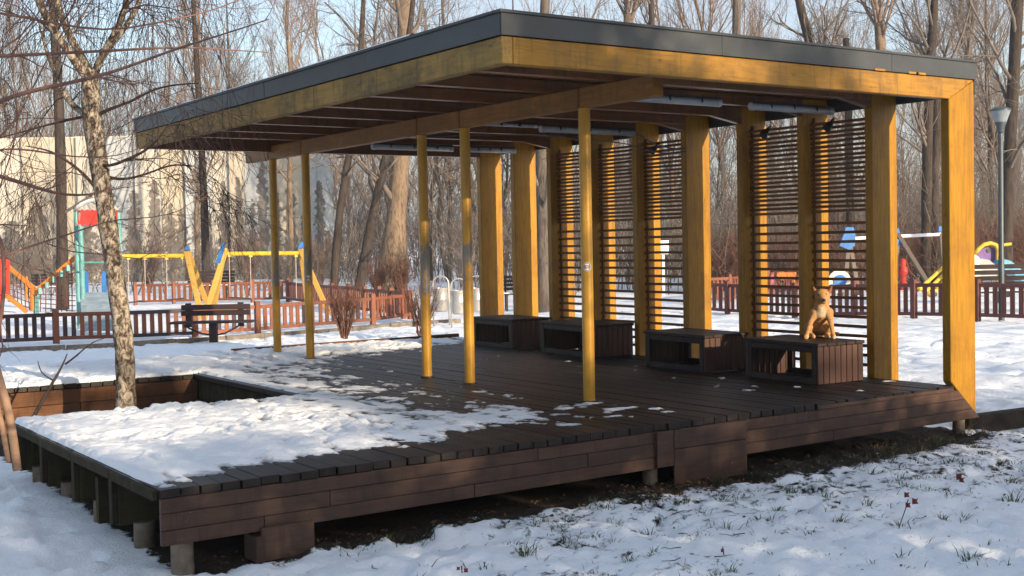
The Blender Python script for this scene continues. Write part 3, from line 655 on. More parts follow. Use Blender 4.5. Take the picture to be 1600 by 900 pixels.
# the anonymous trees behind
FARL = 'slim leafless tree among the dense bare trees behind the pavilion'
n = 0; kinds = [('tall',31,'bark_grey','twig_grey'), ('tall',32,'bark_grey','twig_warm'), ('upright',33,'bark_grey','twig_warm'), ('upright',34,'bark_warm','twig_warm'), ('pollard',35,'bark_grey','twig_grey'), ('tall',36,'bark_dark','twig_grey'), ('upright',37,'bark_grey','twig_grey')]
def in_wall(px, d): return px < 545 and d < 84
for px in range(-90, 1720, 36):
    for rep in range(2):
        if rep == 1 and rt.random() < .3: continue
        d = rt.uniform(54, 78) if rep == 0 else rt.uniform(72, 120)
        x = px+rt.uniform(-14, 14)
        if 740 < x < 1120 and rep == 1 and rt.random() < .35: continue
        if in_wall(x, d): d = rt.uniform(88, 120)
        k = kinds[rt.randrange(len(kinds))] if x > 560 else kinds[rt.choice([1,2,3,3,6,0])]
        sc = rt.uniform(.85, 1.3)*(1.35 if d > 84 else 1.0)
        tree(*k, place(x, d), sc, rt.uniform(0, 6.28), FARL, 'bare trees in the far wood')
# far thicket: undergrowth nobody could count
rs = np.random.RandomState(5)
def thicket(name, N, pxr, dr, hr, mat, seed, extra=6):
    rs = np.random.RandomState(seed); px = rs.uniform(*pxr, N); d = rs.uniform(*dr, N); h = rs.uniform(*hr, N)*(.6+.8*vn(px/70., d/9., seed))
    base = np.array([place(a, b) for a, b in zip(px, d)]); P = np.zeros((N,6,3)); z = np.linspace(0, 1, 6)
    ln = rs.normal(size=(N,2))*.22
    P[:,:,2] = base[:,2:3]+z[None]*h[:,None]; P[:,:,:2] = base[:,None,:2]+ln[:,None]*(z[None,:,None]**1.5)*h[:,None,None]; P[:,1:,:2] += rs.normal(size=(N,5,2))*.10
    R = np.maximum(rs.uniform(.012, .035, N)[:,None]*np.linspace(1, .3, 6)[None], .008)
    b = kids(rs, P, R, extra, .15, 1, 1.3, 38, .3, .15, .6, .010, 5); c = kids(rs, *b, 3, .2, 1, .6, 45, .1, .15, .7, .008, 3)
    tag(obj(name, mesh_tubes(name, [(P,R,3),(b[0],b[1],3),(c[0],c[1],3)], M[mat])), kind='stuff')
thicket('far_thicket', 1700, (530, 1700), (56, 100), (3, 10), 'twig_grey', 51)
thicket('wood_behind_wall', 560, (-90, 620), (88, 118), (9, 19), 'twig_warm', 55, 12)
thicket('wood_behind_roof', 330, (560, 1700), (85, 120), (9, 19), 'twig_grey', 56, 10)
thicket('far_brushwood', 700, (700, 1700), (40, 60), (1.5, 4.2), 'twig_grey', 52)
thicket('red_brushwood', 260, (1080, 1700), (38, 52), (.8, 2.0), 'twig_red', 53)
thicket('wall_foot_brush', 130, (-60, 560), (46, 62), (.6, 2.4), 'twig_grey', 54)
tag(obj('far_wood_floor', gridmesh('far_wood_floor', *np.meshgrid(np.linspace(0,1,2), np.linspace(0,1,2)), np.zeros((2,2)), M['bark_grey']).data), kind='stuff') if False else None
# shrubs near the fence
def shrub(px, py, sc, mat, label, seed=61, group='bare shrubs by the playground'): return tree('shrub', seed, mat, mat, G(px, py), sc, rt.uniform(0, 6), label, group, 'bare_shrub', 'shrub')
shrub(538, 530, (1.1,1.1,1.02), 'twig_red', 'round red-brown bare shrub between the second and third yellow poles')
shrub(660, 531, (1.0,1.0,1.05), 'twig_red', 'bare shrub behind the third yellow pole beside the litter bins', 62)
shrub(625, 462, (1.8,1.8,1.3), 'twig_red', 'low reddish bush at the foot of the broad old tree', 62)
shrub(590, 462, (1.7,1.7,1.1), 'twig_red', 'low reddish bush left of the broad old tree', 61)
shrub(232, 446, (2.4,2.4,2.0), 'twig_red', 'reddish bush by the pale wall behind the left swings', 62)
shrub(390, 446, (2.4,2.4,2.4), 'branch_red', 'pinkish bush by the pale wall behind the right swings', 61)
shrub(500, 446, (2.2,2.2,2.2), 'twig_warm', 'straw coloured bush at the right end of the pale wall', 62)
shrub(1135, 455, (2.4,2.4,1.6), 'twig_red', 'rust coloured bush behind the red fence past the middle fin', 61)
shrub(1105, 452, (2.4,2.4,1.8), 'twig_red', 'rust coloured bush partly hidden by the middle fin', 62)
shrub(1585, 440, (2.6,2.6,2.2), 'twig_red', 'rusty bush at the right edge behind the slide', 62)
# ------------------------------------------------------------------ the birch in the deck notch
BD = 11.75
bt = thing('birch_tree', 'birch with pale peeling bark growing through the notch in the deck', 'tree', (*at(197, 640, BD)[:2], -.45))
rs = np.random.RandomState(77)
def limb(pts, rpx, depth=BD, m=12, dd=None):
    P = [at(x, y, depth+(dd*k/(len(pts)-1) if dd else 0)) for k, (x, y) in enumerate(pts)]; Q = resample(P, m); R = np.interp(np.linspace(0,1,m), np.linspace(0,1,len(rpx)), rpx)*depth/FPX; return Q[None], R[None]
tp = [(198,720),(197,640),(196,560),(190,500),(181,440),(173,380),(163,315),(155,260),(148,215),(143,180),(141,140),(140,108)]
T = limb(tp, [17,15.5,15.5,15,14.5,14,14.5,14,14,15,16,13], m=26); T = (T[0], T[1]*(1+rs.normal(size=T[1].shape)*.035))
v = mesh_tubes('trunk', [(T[0],T[1],18)], M['birch']); obj('trunk', v, bt, False)
limbs = [limb([(138,125),(112,88),(88,55),(66,20),(48,-30),(20,-160)], [9,8,7.5,7,6,3], dd=-.6), limb([(140,112),(122,78),(100,45),(88,10),(84,-60),(90,-200)], [8.5,7.5,7,6.5,5,3], dd=.5),
         limb([(146,120),(158,85),(176,60),(190,36),(202,-10),(205,-140)], [8,7,6,5.5,4.5,2.5], dd=-.3), limb([(148,112),(168,72),(190,52),(208,30),(224,-10),(250,-130)], [7,6,5.5,5,4,2.5], dd=.6),
         limb([(142,185),(122,172),(105,158),(92,135),(85,110),(72,80),(60,30)], [7,6,5,4.5,4,3,2], dd=.4), limb([(150,255),(170,262),(195,250),(222,240),(245,222),(262,196)], [4,3,3,2.5,2,1], dd=-.5),
         limb([(152,180),(175,168),(205,160),(235,140),(270,132),(310,130)], [4,3,2.5,2,1.6,1], dd=-.7), limb([(162,275),(185,282),(210,278),(240,268),(270,255),(300,260)], [4,3,2.6,2.2,2,1], dd=.5),
         limb([(148,180),(120,184),(95,190),(70,196),(40,205),(0,215)], [3.5,3,2.5,2,1.6,1], dd=.3), limb([(155,300),(130,270),(110,255),(80,235),(40,228)], [3.5,3,2.5,2,1], dd=-.5)]
limbs = [(P, R*.8) for P, R in limbs]
for P, R in limbs[:5]: obj('limb', mesh_tubes('limb', [(P,R,9)], M['birch']), bt, False)
for P, R in limbs[5:]: obj('branch', mesh_tubes('branch', [(P,R,6)], M['birch_twig']), bt, False)
LP = np.concatenate([a for a, b in limbs]); LR = np.concatenate([b for a, b in limbs])
a = kids(rs, LP, LR, 6, .2, 1, 1.0, 50, -.3, .16, .35, .0042, 7); b = kids(rs, *a, 6, .2, 1, .75, 40, -1.3, .16, .6, .0034, 7); c = kids(rs, *b, 4, .1, 1, .32, 40, -.6, .18, .7, .0026, 4)
# weeping twigs hanging from the limbs above the frame
N = 270; px = np.concatenate([rs.uniform(-60, 250, 200), rs.uniform(180, 350, 70)]); py = rs.uniform(-420, 40, N); st = np.array([at(x, y, BD+dz) for x, y, dz in zip(px, py, rs.uniform(-1.4, 1.6, N))])
P = np.zeros((N,9,3)); P[:,0] = st; dv = rs.normal(size=(N,3))*.45; dv[:,2] -= .5; Lh = rs.uniform(.7, 2.1, N)/8
for s_ in range(1, 9):
    dv = dv+rs.normal(size=(N,3))*.16; dv[:,2] -= .32; dv /= np.linalg.norm(dv, axis=1, keepdims=True); P[:,s_] = P[:,s_-1]+dv*Lh[:,None]
R = np.repeat(np.linspace(.0036, .0018, 9)[None], N, 0); h2 = kids(rs, P, R, 5, .15, 1, .4, 35, -.8, .16, .8, .0024, 5)
obj('crown', mesh_tubes('crown', [(a[0],a[1],4),(b[0],b[1],3),(c[0],c[1],3),(P,R,3),(h2[0],h2[1],3)], M['birch_twig']), bt, False)
# ------------------------------------------------------------------ young tree at the left edge, its boughs crossing the picture
YD = 8.2; yb = G(24, 716, -.47)
yt = thing('young_tree', 'smooth tan young tree at the left edge with long thin boughs crossing the sky', 'tree', (yb[0], yb[1], -.47))
for pts, rp in (([(27,735),(24,712),(18,655),(10,622),(0,596),(-18,540),(-40,420),(-60,200),(-70,-60)], [7,6.5,6,6.5,6,5.5,5,4.5,3]), ([(14,722),(10,700),(0,650),(-14,600),(-24,540),(-30,400)], [4.5,4.5,4.5,4,4,3])):
    P, R = limb(pts, rp, YD, 22); obj('trunk', mesh_tubes('trunk', [(P,R,12)], M['tan_bark']), yt, False)
boughs = [([(-66,90),(0,88),(110,82),(220,77),(270,72),(330,76),(420,82)], [4,3.6,3.2,2.8,2.2,1.6,1], 1.0), ([(-70,10),(0,20),(70,33),(170,52),(250,34),(330,20),(400,-12)], [2.6,2.4,2.2,2,1.8,1.4,1], .6),
          ([(-62,190),(0,154),(60,138),(110,129),(160,120),(225,95),(280,73),(350,54),(420,30)], [5,4.6,4.2,3.8,3.2,2.6,2.2,1.6,1], -.5), ([(-52,262),(0,275),(45,289),(90,304),(130,306),(158,302),(175,290)], [5,4.6,4,3.4,2.6,1.8,1], .8),
          ([(-50,425),(10,397),(67,378),(113,365),(160,347),(200,338),(240,344),(287,327)], [2.6,2.2,2,1.8,1.5,1.2,1,.7], .5), ([(67,378),(110,394),(160,397),(225,406),(262,398)], [1.4,1.2,1,.9,.7], .5),
          ([(-48,330),(-8,348),(4,380),(8,430),(3,485),(-10,560)], [4,4,4.2,4.2,4,3.5], -.2), ([(-60,250),(-10,232),(40,232),(110,246),(190,245),(225,228)], [2.4,2,1.8,1.4,1.1,.8], .2),
          ([(-66,130),(-5,110),(25,140),(30,200),(10,262),(-10,320)], [2,2,1.8,1.5,1.2,1], -.3), ([(-60,260),(20,200),(60,120),(90,60),(140,-10)], [2.2,2,1.7,1.5,1], .3), ([(-66,130),(0,75),(30,62),(62,20),(78,-20)], [2,1.8,1.6,1.4,1], .6),
          ([(215,245),(250,215),(285,192),(270,205)], [2.2,1.8,1.4,1.0], 0)]
Bp, Br = [], []
for pts, rp, dd in boughs[:-1]:
    P, R = limb(pts, [q*.8 for q in rp], YD, 14, dd); Bp.append(P); Br.append(R); obj('bough', mesh_tubes('bough', [(P,R,7)], M['branch_red']), yt, False)
Bp = np.concatenate(Bp); Br = np.concatenate(Br); a = kids(rs, Bp, Br, 5, .15, 1, .5, 45, .1, .13, .5, .0028, 6); b = kids(rs, *a, 3, .2, 1, .25, 40, .1, .15, .7, .002, 5)
obj('twigs', mesh_tubes('twigs', [(a[0],a[1],4),(b[0],b[1],3)], M['branch_red']), yt, False)['kind'] = 'stuff'
# dead branch standing in the notch
SD = 11.6; db = thing('dead_branch', 'dark forked dead branch sticking up from the notch left of the birch', 'branch', (*at(50, 655, SD)[:2], -.45))
for pts, rp in (([(40,675),(52,651),(73,615),(84,593),(101,569),(105,553)], [3.5,3.2,2.8,2.4,1.8,.8]), ([(102,569),(120,556),(133,543),(150,531),(162,529)], [1.8,1.5,1.2,.9,.6]), ([(82,594),(72,588),(64,582),(61,572),(59,564)], [1.4,1.1,1,.8,.5])):
    P, R = limb(pts, rp, SD, 9); obj('stick', mesh_tubes('stick', [(P,R,6)], M['bark_dark']), db, False)
# ------------------------------------------------------------------ grass, leaves, weeds
rs = np.random.RandomState(9)
def blades(name, cl, mat):
    V, F = [], []
    for (x, y, n, h, sp) in cl:
        z = float(gz(x, y))-.015
        for k in range(n):
            a = rs.uniform(0, 6.283); r = abs(rs.normal())*sp; bx_, by_ = x+math.cos(a)*r, y+math.sin(a)*r; hh = h*rs.uniform(.3, .95); w = rs.uniform(.0018, .004); b2 = a+rs.normal()*.6; ln = hh*rs.uniform(.4, 1.9)
            p0 = np.array((bx_, by_, z)); p1 = p0+np.array((math.cos(b2)*ln*.35, math.sin(b2)*ln*.35, hh*.65)); p2 = p0+np.array((math.cos(b2)*ln, math.sin(b2)*ln, hh)); s_ = np.array((-math.sin(b2+.5), math.cos(b2+.5), 0))*w
            i = len(V); V += [p0-s_, p0+s_, p1+s_*.8, p1-s_*.8, p2]; F += [(i,i+1,i+2,i+3), (i+3,i+2,i+4)]
    me = D.meshes.new(name); me.from_pydata([tuple(v) for v in V], [], F); me.materials.append(mat); o = D.objects.new(name, me); COL.objects.link(o); return tag(o, kind='stuff')
M['grass'] = plain('winter_grass', (.055,.075,.022), .7, .2, 0, .5, 40, 0); M['dry_grass'] = plain('dry_grass', (.16,.11,.05), .8, .2, 0, .4, 40, 0)
cl = []
for (px, py, n, h, s_) in ((820,868,46,.11,.035),(885,812,90,.06,.09),(1515,876,40,.09,.035),(1582,772,40,.11,.035),(1503,812,26,.07,.03),(1098,805,20,.06,.04),(676,830,14,.06,.03),(735,842,14,.05,.05),(1185,818,16,.07,.03),(640,834,12,.05,.04),(1240,772,30,.05,.05),(960,850,10,.06,.03),(1060,775,40,.05,.08),(1330,880,10,.06,.03),(1190,752,60,.05,.1),(760,815,20,.05,.06),(945,800,30,.05,.06),(840,820,26,.05,.07),(1460,690,80,.07,.12),(1400,700,60,.06,.12),(1300,725,40,.06,.1)):
    p = G(px, py, -.47); cl.append((p[0], p[1], n, h, s_))
for k in range(1500):
    x = rs.uniform(.9, 9); y = rs.uniform(-3.6, -.1); f = float(soilf(x, y))
    if rs.rand() < f*f*1.4+.03: cl.append((x, y, rs.randint(10, 34) if f > .3 else rs.randint(5, 16), rs.uniform(.025, .075), rs.uniform(.02, .06)))
for k in range(60): cl.append((rs.uniform(.6, 7.2), rs.uniform(-.3, .1), 6, .05, .05))
for k in range(16):
    p = G(rs.uniform(390, 425), rs.uniform(524, 532)); cl.append((p[0], p[1], 16, .10, .06))
for k in range(14):
    p = G(rs.uniform(560, 700), rs.uniform(518, 534)); cl.append((p[0], p[1], 8, .06, .06))
blades('grass', cl, M['grass'])
blades('dry_grass', [(rs.uniform(7.35, 7.7), rs.uniform(-.15, .15), 14, .14, .06) for k in range(9)]+[(rs.uniform(5.2, 7), rs.uniform(-.5, 0), 6, .07, .08) for k in range(50)]+[(rs.uniform(1, 9), rs.uniform(-3.5, -.5), 3, .07, .03) for k in range(120)], M['dry_grass'])
M['leaf'] = plain('fallen_leaf', (.10,.055,.03), .8, .2, 0, .6, 30, 0); M['redleaf'] = plain('red_dead_leaf', (.14,.035,.03), .8, .2, 0, .4, 30, 0)
V, F = [], []
for k in range(800):
    if k < 450: x = rs.uniform(.4, 7.5); y = -abs(rs.normal())*.35+.25
    else: x = 3.9+rs.normal()*.35; y = -.15+rs.normal()*.14
    if soilf(x, y) < .3: continue
    c = np.array((x, y, float(gz(x, y))+rs.uniform(.003, .02))); a = rs.uniform(0, 6.28); u = np.array((math.cos(a), math.sin(a), rs.normal()*.3))*rs.uniform(.010, .024); w = np.array((-math.sin(a), math.cos(a), rs.normal()*.3))*rs.uniform(.006, .014)
    i = len(V); V += [c-u, c-w+.1*u, c+u, c+w+.1*u+np.array((0,0,.008))]; F += [(i,i+1,i+2,i+3)]
me = D.meshes.new('fallen_leaves'); me.from_pydata([tuple(v) for v in V], [], F); me.materials.append(M['leaf']); tag(obj('fallen_leaves', me), kind='stuff')
V, F = [], []
for k in range(420):
    x = rs.uniform(-1.5, 9); y = rs.uniform(-4, -.2) if k < 330 else rs.uniform(8.6, 14)
    c = np.array((x, y, float(gz(x, y))+rs.uniform(.004, .012))); a = rs.uniform(0, 6.28); u = np.array((math.cos(a), math.sin(a), rs.normal()*.3))*rs.uniform(.006, .016); w = np.array((-math.sin(a), math.cos(a), rs.normal()*.4))*rs.uniform(.005, .010)
    i = len(V); V += [c-u, c-w, c+u, c+w+np.array((0,0,.005))]; F += [(i,i+1,i+2,i+3)]
me = D.meshes.new('leaf_litter'); me.from_pydata([tuple(v) for v in V], [], F); me.materials.append(M['leaf']); tag(obj('leaf_litter', me), kind='stuff')
n = 70; P = np.zeros((n,5,3)); x = rs.uniform(-1.5, 9, n); y = rs.uniform(-4, -.1, n); a = rs.uniform(0, 6.28, n); ln = rs.uniform(.04, .18, n)
for k in range(5):
    P[:,k,0] = x+np.cos(a)*ln*k/4+rs.normal(size=n)*.008; P[:,k,1] = y+np.sin(a)*ln*k/4+rs.normal(size=n)*.008; P[:,k,2] = gz(P[:,k,0], P[:,k,1])+.006+.012*rs.uniform(0, 1, n)
tag(obj('twig_litter', mesh_tubes('twig_litter', [(P, np.repeat(np.linspace(.003, .0015, 5)[None], n, 0), 4)], M['bark_dark'])), kind='stuff')
def weed(pts, leaves, label, z=-.47):
    b0 = G(*pts[0], z); dep = float(np.dot(b0-CAM, fw)); P = np.array([at(x, y, dep) for x, y in pts]); t = thing('dried_weed', label, 'weed', (b0[0], b0[1], z))
    obj('stem', mesh_tubes('stem', [(resample(P, 6)[None], np.full((1,6), .0035), 5)], M['twig_red']), t, False)
    for x, y, s_ in leaves:
        c = at(x, y, dep); vs, fs = [], []; n = 8; R0 = s_*dep/FPX; e1 = RT*R0; e2 = UP*R0
        for k in range(n):
            a = 2*math.pi*k/n; rr = 1 if k % 2 else .55; vs.append(c+e1*math.cos(a)*rr+e2*math.sin(a)*rr+fw*R0*.4*math.cos(2*a))
        vs.append(c-fw*.01); MB().add(vs, [(k, (k+1) % n, n) for k in range(n)]).build('leaf', M['redleaf'], t)
weed([(1403,830),(1408,812),(1416,795),(1419,780)], [(1417,773,6),(1430,783,7),(1419,789,6)], 'dead weed with three curled red-brown leaves in the front snow')
weed([(1500,757),(1501,750)], [(1499,745,7),(1503,750,6)], 'tiny clump of dark red leaves standing in snow at the right')
weed([(1133,880),(1131,868),(1129,855)], [(1129,860,4)], 'thin dead stalk with one dark leaf at the bottom of the picture')
weed([(722,895),(721,884)], [(716,888,4),(728,891,5)], 'small dead stalk with two dark leaves at the bottom edge')
# ------------------------------------------------------------------ pale panel wall with painted trees
def wall_mat(name, c):
    t = NT(name); v = t.tex((1,1,1), rnd=False); g = t.noise(v, .9, 5, .6); v2 = t.tex((2.2,2.2,.18), rnd=False); st = t.noise(v2, 1.3, 5, .65)
    base = t.ramp(g, [(.3, sub(c, .85)), (.7, sub(c, 1.1))]); f = t.ramp(st, [(.5, (0,0,0)), (.75, (.45,)*3)]); base = t.mix(f, base, (.33,.32,.30))
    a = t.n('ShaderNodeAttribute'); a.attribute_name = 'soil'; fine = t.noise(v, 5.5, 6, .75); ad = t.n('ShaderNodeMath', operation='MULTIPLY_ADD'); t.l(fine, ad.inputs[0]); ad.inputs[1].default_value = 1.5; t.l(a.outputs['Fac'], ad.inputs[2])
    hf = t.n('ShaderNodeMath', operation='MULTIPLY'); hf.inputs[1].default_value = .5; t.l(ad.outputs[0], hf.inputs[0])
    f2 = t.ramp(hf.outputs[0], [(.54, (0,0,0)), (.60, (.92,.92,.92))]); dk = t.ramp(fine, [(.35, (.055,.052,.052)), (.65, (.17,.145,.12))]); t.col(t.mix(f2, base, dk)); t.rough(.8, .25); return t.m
WM = [wall_mat('cream_panel', (.42,.37,.285)), wall_mat('shaded_panel', (.38,.40,.405)), wall_mat('sunlit_panel', (.46,.425,.36))]  # grey and light tints carry the shade and sun of differently turned panels
WD = 70.0; TOPZ = float(at(120, 217, WD)[2])
wall = thing('panel_wall', 'long pale weathered panel wall painted with dark poplar silhouettes', 'wall', place(220, WD))
sil = [(-40,335,34,.8),(20,345,34,.8),(62,318,28,.8),(140,335,22,.7),(176,300,18,.7),(212,296,17,.8),(246,278,17,.75),(268,318,12,.8),(285,330,14,.8),(311,226,9,.9),(330,330,10,.7),(352,284,11,1),(376,276,9,.9),(396,310,9,.8),(412,246,11,1),(434,300,10,.9),(456,282,13,1),(478,330,9,.8),(501,284,10,1.1),(514,360,8,.9)]
edges = [-110,-62,-12,40,82,125,163,215,254,293,335,362,385,437,478,500,524]; tint = [0,0,2,0,0,2,1,2,0,1,2,0,1,0,1,1]
hz = lambda px: 396-.0203*px
for k in range(len(edges)-1):
    p0 = place(edges[k]+.45, WD); p1 = place(edges[k+1]-.45, WD); L = np.linalg.norm(p1-p0); nu, nv = max(3, int(L/.11)), 84
    uu, vv = np.meshgrid(np.linspace(0, 1, nu), np.linspace(-.6, TOPZ, nv)); off = .22*(k % 2)
    X = p0[0]+(p1[0]-p0[0])*uu-fw[0]*off; Y = p0[1]+(p1[1]-p0[1])*uu-fw[1]*off
    PXc = edges[k]+(edges[k+1]-edges[k])*uu; PYc = hz(PXc)-(vv-1.35)*FPX/WD
    dens = np.zeros_like(PXc)
    for c, ty, hw, am in sil:
        tt = np.clip((PYc-ty)/(440-ty), -.2, 1); prof = np.where(tt > 0, np.power(np.clip(tt, 1e-4, 1), .33)*(1-.45*np.clip(tt-.6, 0, 1)), 0)*hw
        wob = 1+2.2*(fbm(PXc*.16, PYc*.20, 7, 4, .65)-.5); q = np.abs(PXc-c+4*(fbm(PYc*.1, PXc*0, 3, 2)-.5))/np.maximum(prof*wob, .3)
        dens = np.maximum(dens, np.where(tt > 0, am*np.clip(1.45-q+1.1*(fbm(PXc*.30, PYc*.22, 17, 3)-.55), 0, 1), 0))
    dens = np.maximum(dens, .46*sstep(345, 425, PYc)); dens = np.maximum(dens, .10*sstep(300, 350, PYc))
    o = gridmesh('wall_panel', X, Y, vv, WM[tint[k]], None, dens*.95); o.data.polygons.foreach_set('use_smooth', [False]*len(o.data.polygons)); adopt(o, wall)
    a, b = np.array((X[0,0], Y[0,0], 0)), np.array((X[0,-1], Y[0,-1], 0)); bk = fw*np.array((1,1,0))*.25
    MB().prism([(a[0],a[1]), (b[0],b[1]), (b[0]+bk[0],b[1]+bk[1]), (a[0]+bk[0],a[1]+bk[1])], TOPZ+.004, TOPZ+.10, 'z').build('wall_cap', WM[2], wall)
    MB().prism([(a[0]+bk[0]*.1,a[1]+bk[1]*.1), (b[0]+bk[0]*.1,b[1]+bk[1]*.1), (b[0]+bk[0],b[1]+bk[1]), (a[0]+bk[0],a[1]+bk[1])], -.6, TOPZ, 'z').build('panel_back', WM[1], wall)
# ------------------------------------------------------------------ picket fences
rf = random.Random(4)
def fence(posts, label, matf, h=.60, pitch=.158, pw=.085, name='picket_fence'):
    P = [np.array((p[0], p[1], 0)) for p in posts]; t = thing(name, label, 'fence', (P[0][0], P[0][1], GZ), 0, 'low wooden picket fences')
    for k, p in enumerate(P):
        z = float(gz(p[0], p[1])); m = matf(min(k, len(P)-2), 'post'); a = .055
        MB().box(p[0]-a, p[0]+a, p[1]-a, p[1]+a, z-.1, z+h+.09).build('post', m, t, .008)
    for k in range(len(P)-1):
        a, b = P[k], P[k+1]; L = np.linalg.norm(b-a); d = (b-a)/L; za, zb = float(gz(a[0], a[1])), float(gz(b[0], b[1]))
        mr = matf(k, 'rail')
        for zz, hh in ((h-.025, .075), (.115, .07)):
            MB().bar((*(a+d*.058)[:2], za+zz), (*(b-d*.058)[:2], zb+zz), .05, hh).build('rail', mr, t, .004)
        n = int((L-.16)/pitch); off = (L-n*pitch)/2+pitch/2
        for q in range(n):
            c = a+d*(off+q*pitch); z = za+(zb-za)*(off+q*pitch)/L
            MB().bar((c[0], c[1], z+.15+rf.uniform(-.004,.004)), (c[0], c[1], z+h-.064), pw, .024, (-d[1], d[0], 0)).build('picket', matf(k, 'picket'), t)
    return t
R_, D_, A_ = M['fence_red'], M['fence_dark'], M['fence_maroon']
def m1(k, what):
    if k == 0: return D_
    if k == 2 and what == 'rail': return D_
    return D_ if what == 'picket' and rf.random() < .22 else R_
fence([G(-92,545), G(88,536), G(196,531), G(305,525.5), G(403,520), G(487,514), G(583,507.5), G(641,499)], 'long red-brown picket fence along the kerb, its left end dark', m1)
fence([G(212,476), G(272,475), G(333,474), G(395,473), G(450,472)], 'sunlit orange-brown picket fence beyond the yellow swings', lambda k, w: R_, .66, .19, .10)
a, b = G(641,499), G(450,472); fence([a+(b-a)*s for s in (.04, .12, .2, .3, .42, .56, .75, .98)], 'red picket fence running back from the near fence to the far one', lambda k, w: R_ if k < 4 else A_, .64, .18, .09)
fence([G(1096,490), G(1137,491), G(1242,496), G(1335,500), G(1428,503.5), G(1527,507), G(1640,511)], 'maroon picket fence across the snow behind the right fins', lambda k, w: A_, .72, .17, .09)
fence([G(1090,474), G(1140,470), G(1200,462), G(1255,456)], 'orange lit picket fence further back past the middle fin', lambda k, w: R_, .70, .19, .10)
# ------------------------------------------------------------------ kerbs
def kerb(pts, h, w, name='kerb', step=1.0, z=GZ, label=None):
    root = D.objects.new(name, None); COL.objects.link(root); root['kind'] = 'structure'; root.location = (float(pts[0][0]), float(pts[0][1]), z)
    s = np.concatenate([[0], np.cumsum([np.linalg.norm(pts[i+1][:2]-pts[i][:2]) for i in range(len(pts)-1)])]); n = int(s[-1]/step)
    xy = lambda t: np.array([np.interp(t, s, [p[0] for p in pts]), np.interp(t, s, [p[1] for p in pts])])
    for k in range(n):
        a, b = xy(k*step+.006), xy((k+1)*step-.006); dz = rf.uniform(-.012, .012)
        MB().bar((a[0], a[1], z+h/2-.05+dz), (b[0], b[1], z+h/2-.05+dz+rf.uniform(-.006,.006)), w, h+.1).build('kerb_stone', M['border' if name != 'kerb' else 'concrete'], root, .012)
kerb([G(-80,556), G(0,550), (G(180,542)), G(300,534), G(400,528), G(560,515), G(690,505), G(760,500)], .075, .11)
kerb([np.array((7.66,.20)), np.array((9.3,.10)), np.array((13,-.1))], .075, .12, 'border_kerb', 1.05)
# ------------------------------------------------------------------ park benches
def frame_at(px, py, ang, z=GZ):
    p = G(px, py, z); return p, ang
def park_bench(px, py, ang, label, sc=1.0):
    p = G(px, py); t = thing('park_bench', label, 'bench', (p[0], p[1], GZ), ang, 'dark slatted park benches'); t.scale = (sc,)*3; m = M['dark_bench']
    def b(mb, n): return mb.build(n, m, t, .005, False, True)
    b(MB().box(-.075,.075,-.05,.05,-.1,.36), 'pedestal')
    for k in range(3): b(MB().box(-.78,.78,-.22+k*.14,-.22+k*.14+.12,.37,.41), 'seat_slat')
    for k, z in enumerate((.50, .61)): b(MB().box(-.66,.66,.21+.02*k,.245+.02*k,z,z+.10), 'back_slat')
    for x in (-.53,.47): b(MB().box(x-.055,x+.055,.25,.30,.28,.74), 'back_post')
    mb = MB().tube([(-.55,.0,.33),(-.42,0,.26),(-.22,0,.17),(0,0,.135),(.22,0,.17),(.42,0,.27),(.56,0,.36)], .018, 8); b(mb, 'support_arc'); return t
park_bench(334, 535, -rad(34)+math.pi*0, 'dark park bench on one pedestal in front of the near picket fence')
def slat_bench(px, py, ang, label, sc=1.0):
    p = G(px, py); t = thing('park_bench', label, 'bench', (p[0], p[1], GZ), ang, 'dark slatted park benches'); t.scale = (sc,)*3; m = M['dark_bench']
    def b(mb, n): return mb.build(n, m, t, .005, False, True)
    for k in range(4): b(MB().box(-.8,.8,-.2+k*.11,-.2+k*.11+.09,.42,.45), 'seat_slat')
    for k in range(4): b(MB().box(-.8,.8,.25+.02*k,.28+.02*k,.53+k*.11,.53+k*.11+.085), 'back_slat')
    sn = MB().box(-.78,.70,-.18,.20,.451,.478).build('snow_layer', M['snow'], t, .01, False, True)
    for x in (-.6,.6):
        b(MB().bar((x,.31,.42),(x,.37,.96),.06,.05), 'back_post'); b(MB().bar((x,-.15,-.05),(x,-.15,.42),.06,.06), 'leg'); b(MB().bar((x,.2,-.05),(x,.24,.42),.06,.06), 'leg')
slat_bench(328, 467, -rad(34), 'dark slatted bench with snow behind the yellow swing legs', 1.05)
slat_bench(78, 467, -rad(34), 'dark slatted bench behind the rope net left of the teal tower', 1.0)
slat_bench(825, 483, -rad(30), 'dark slatted bench seen between the farthest two fins', .95)
slat_bench(1568, 492, -rad(36), 'dark slatted bench behind the lamp post', 1.15)
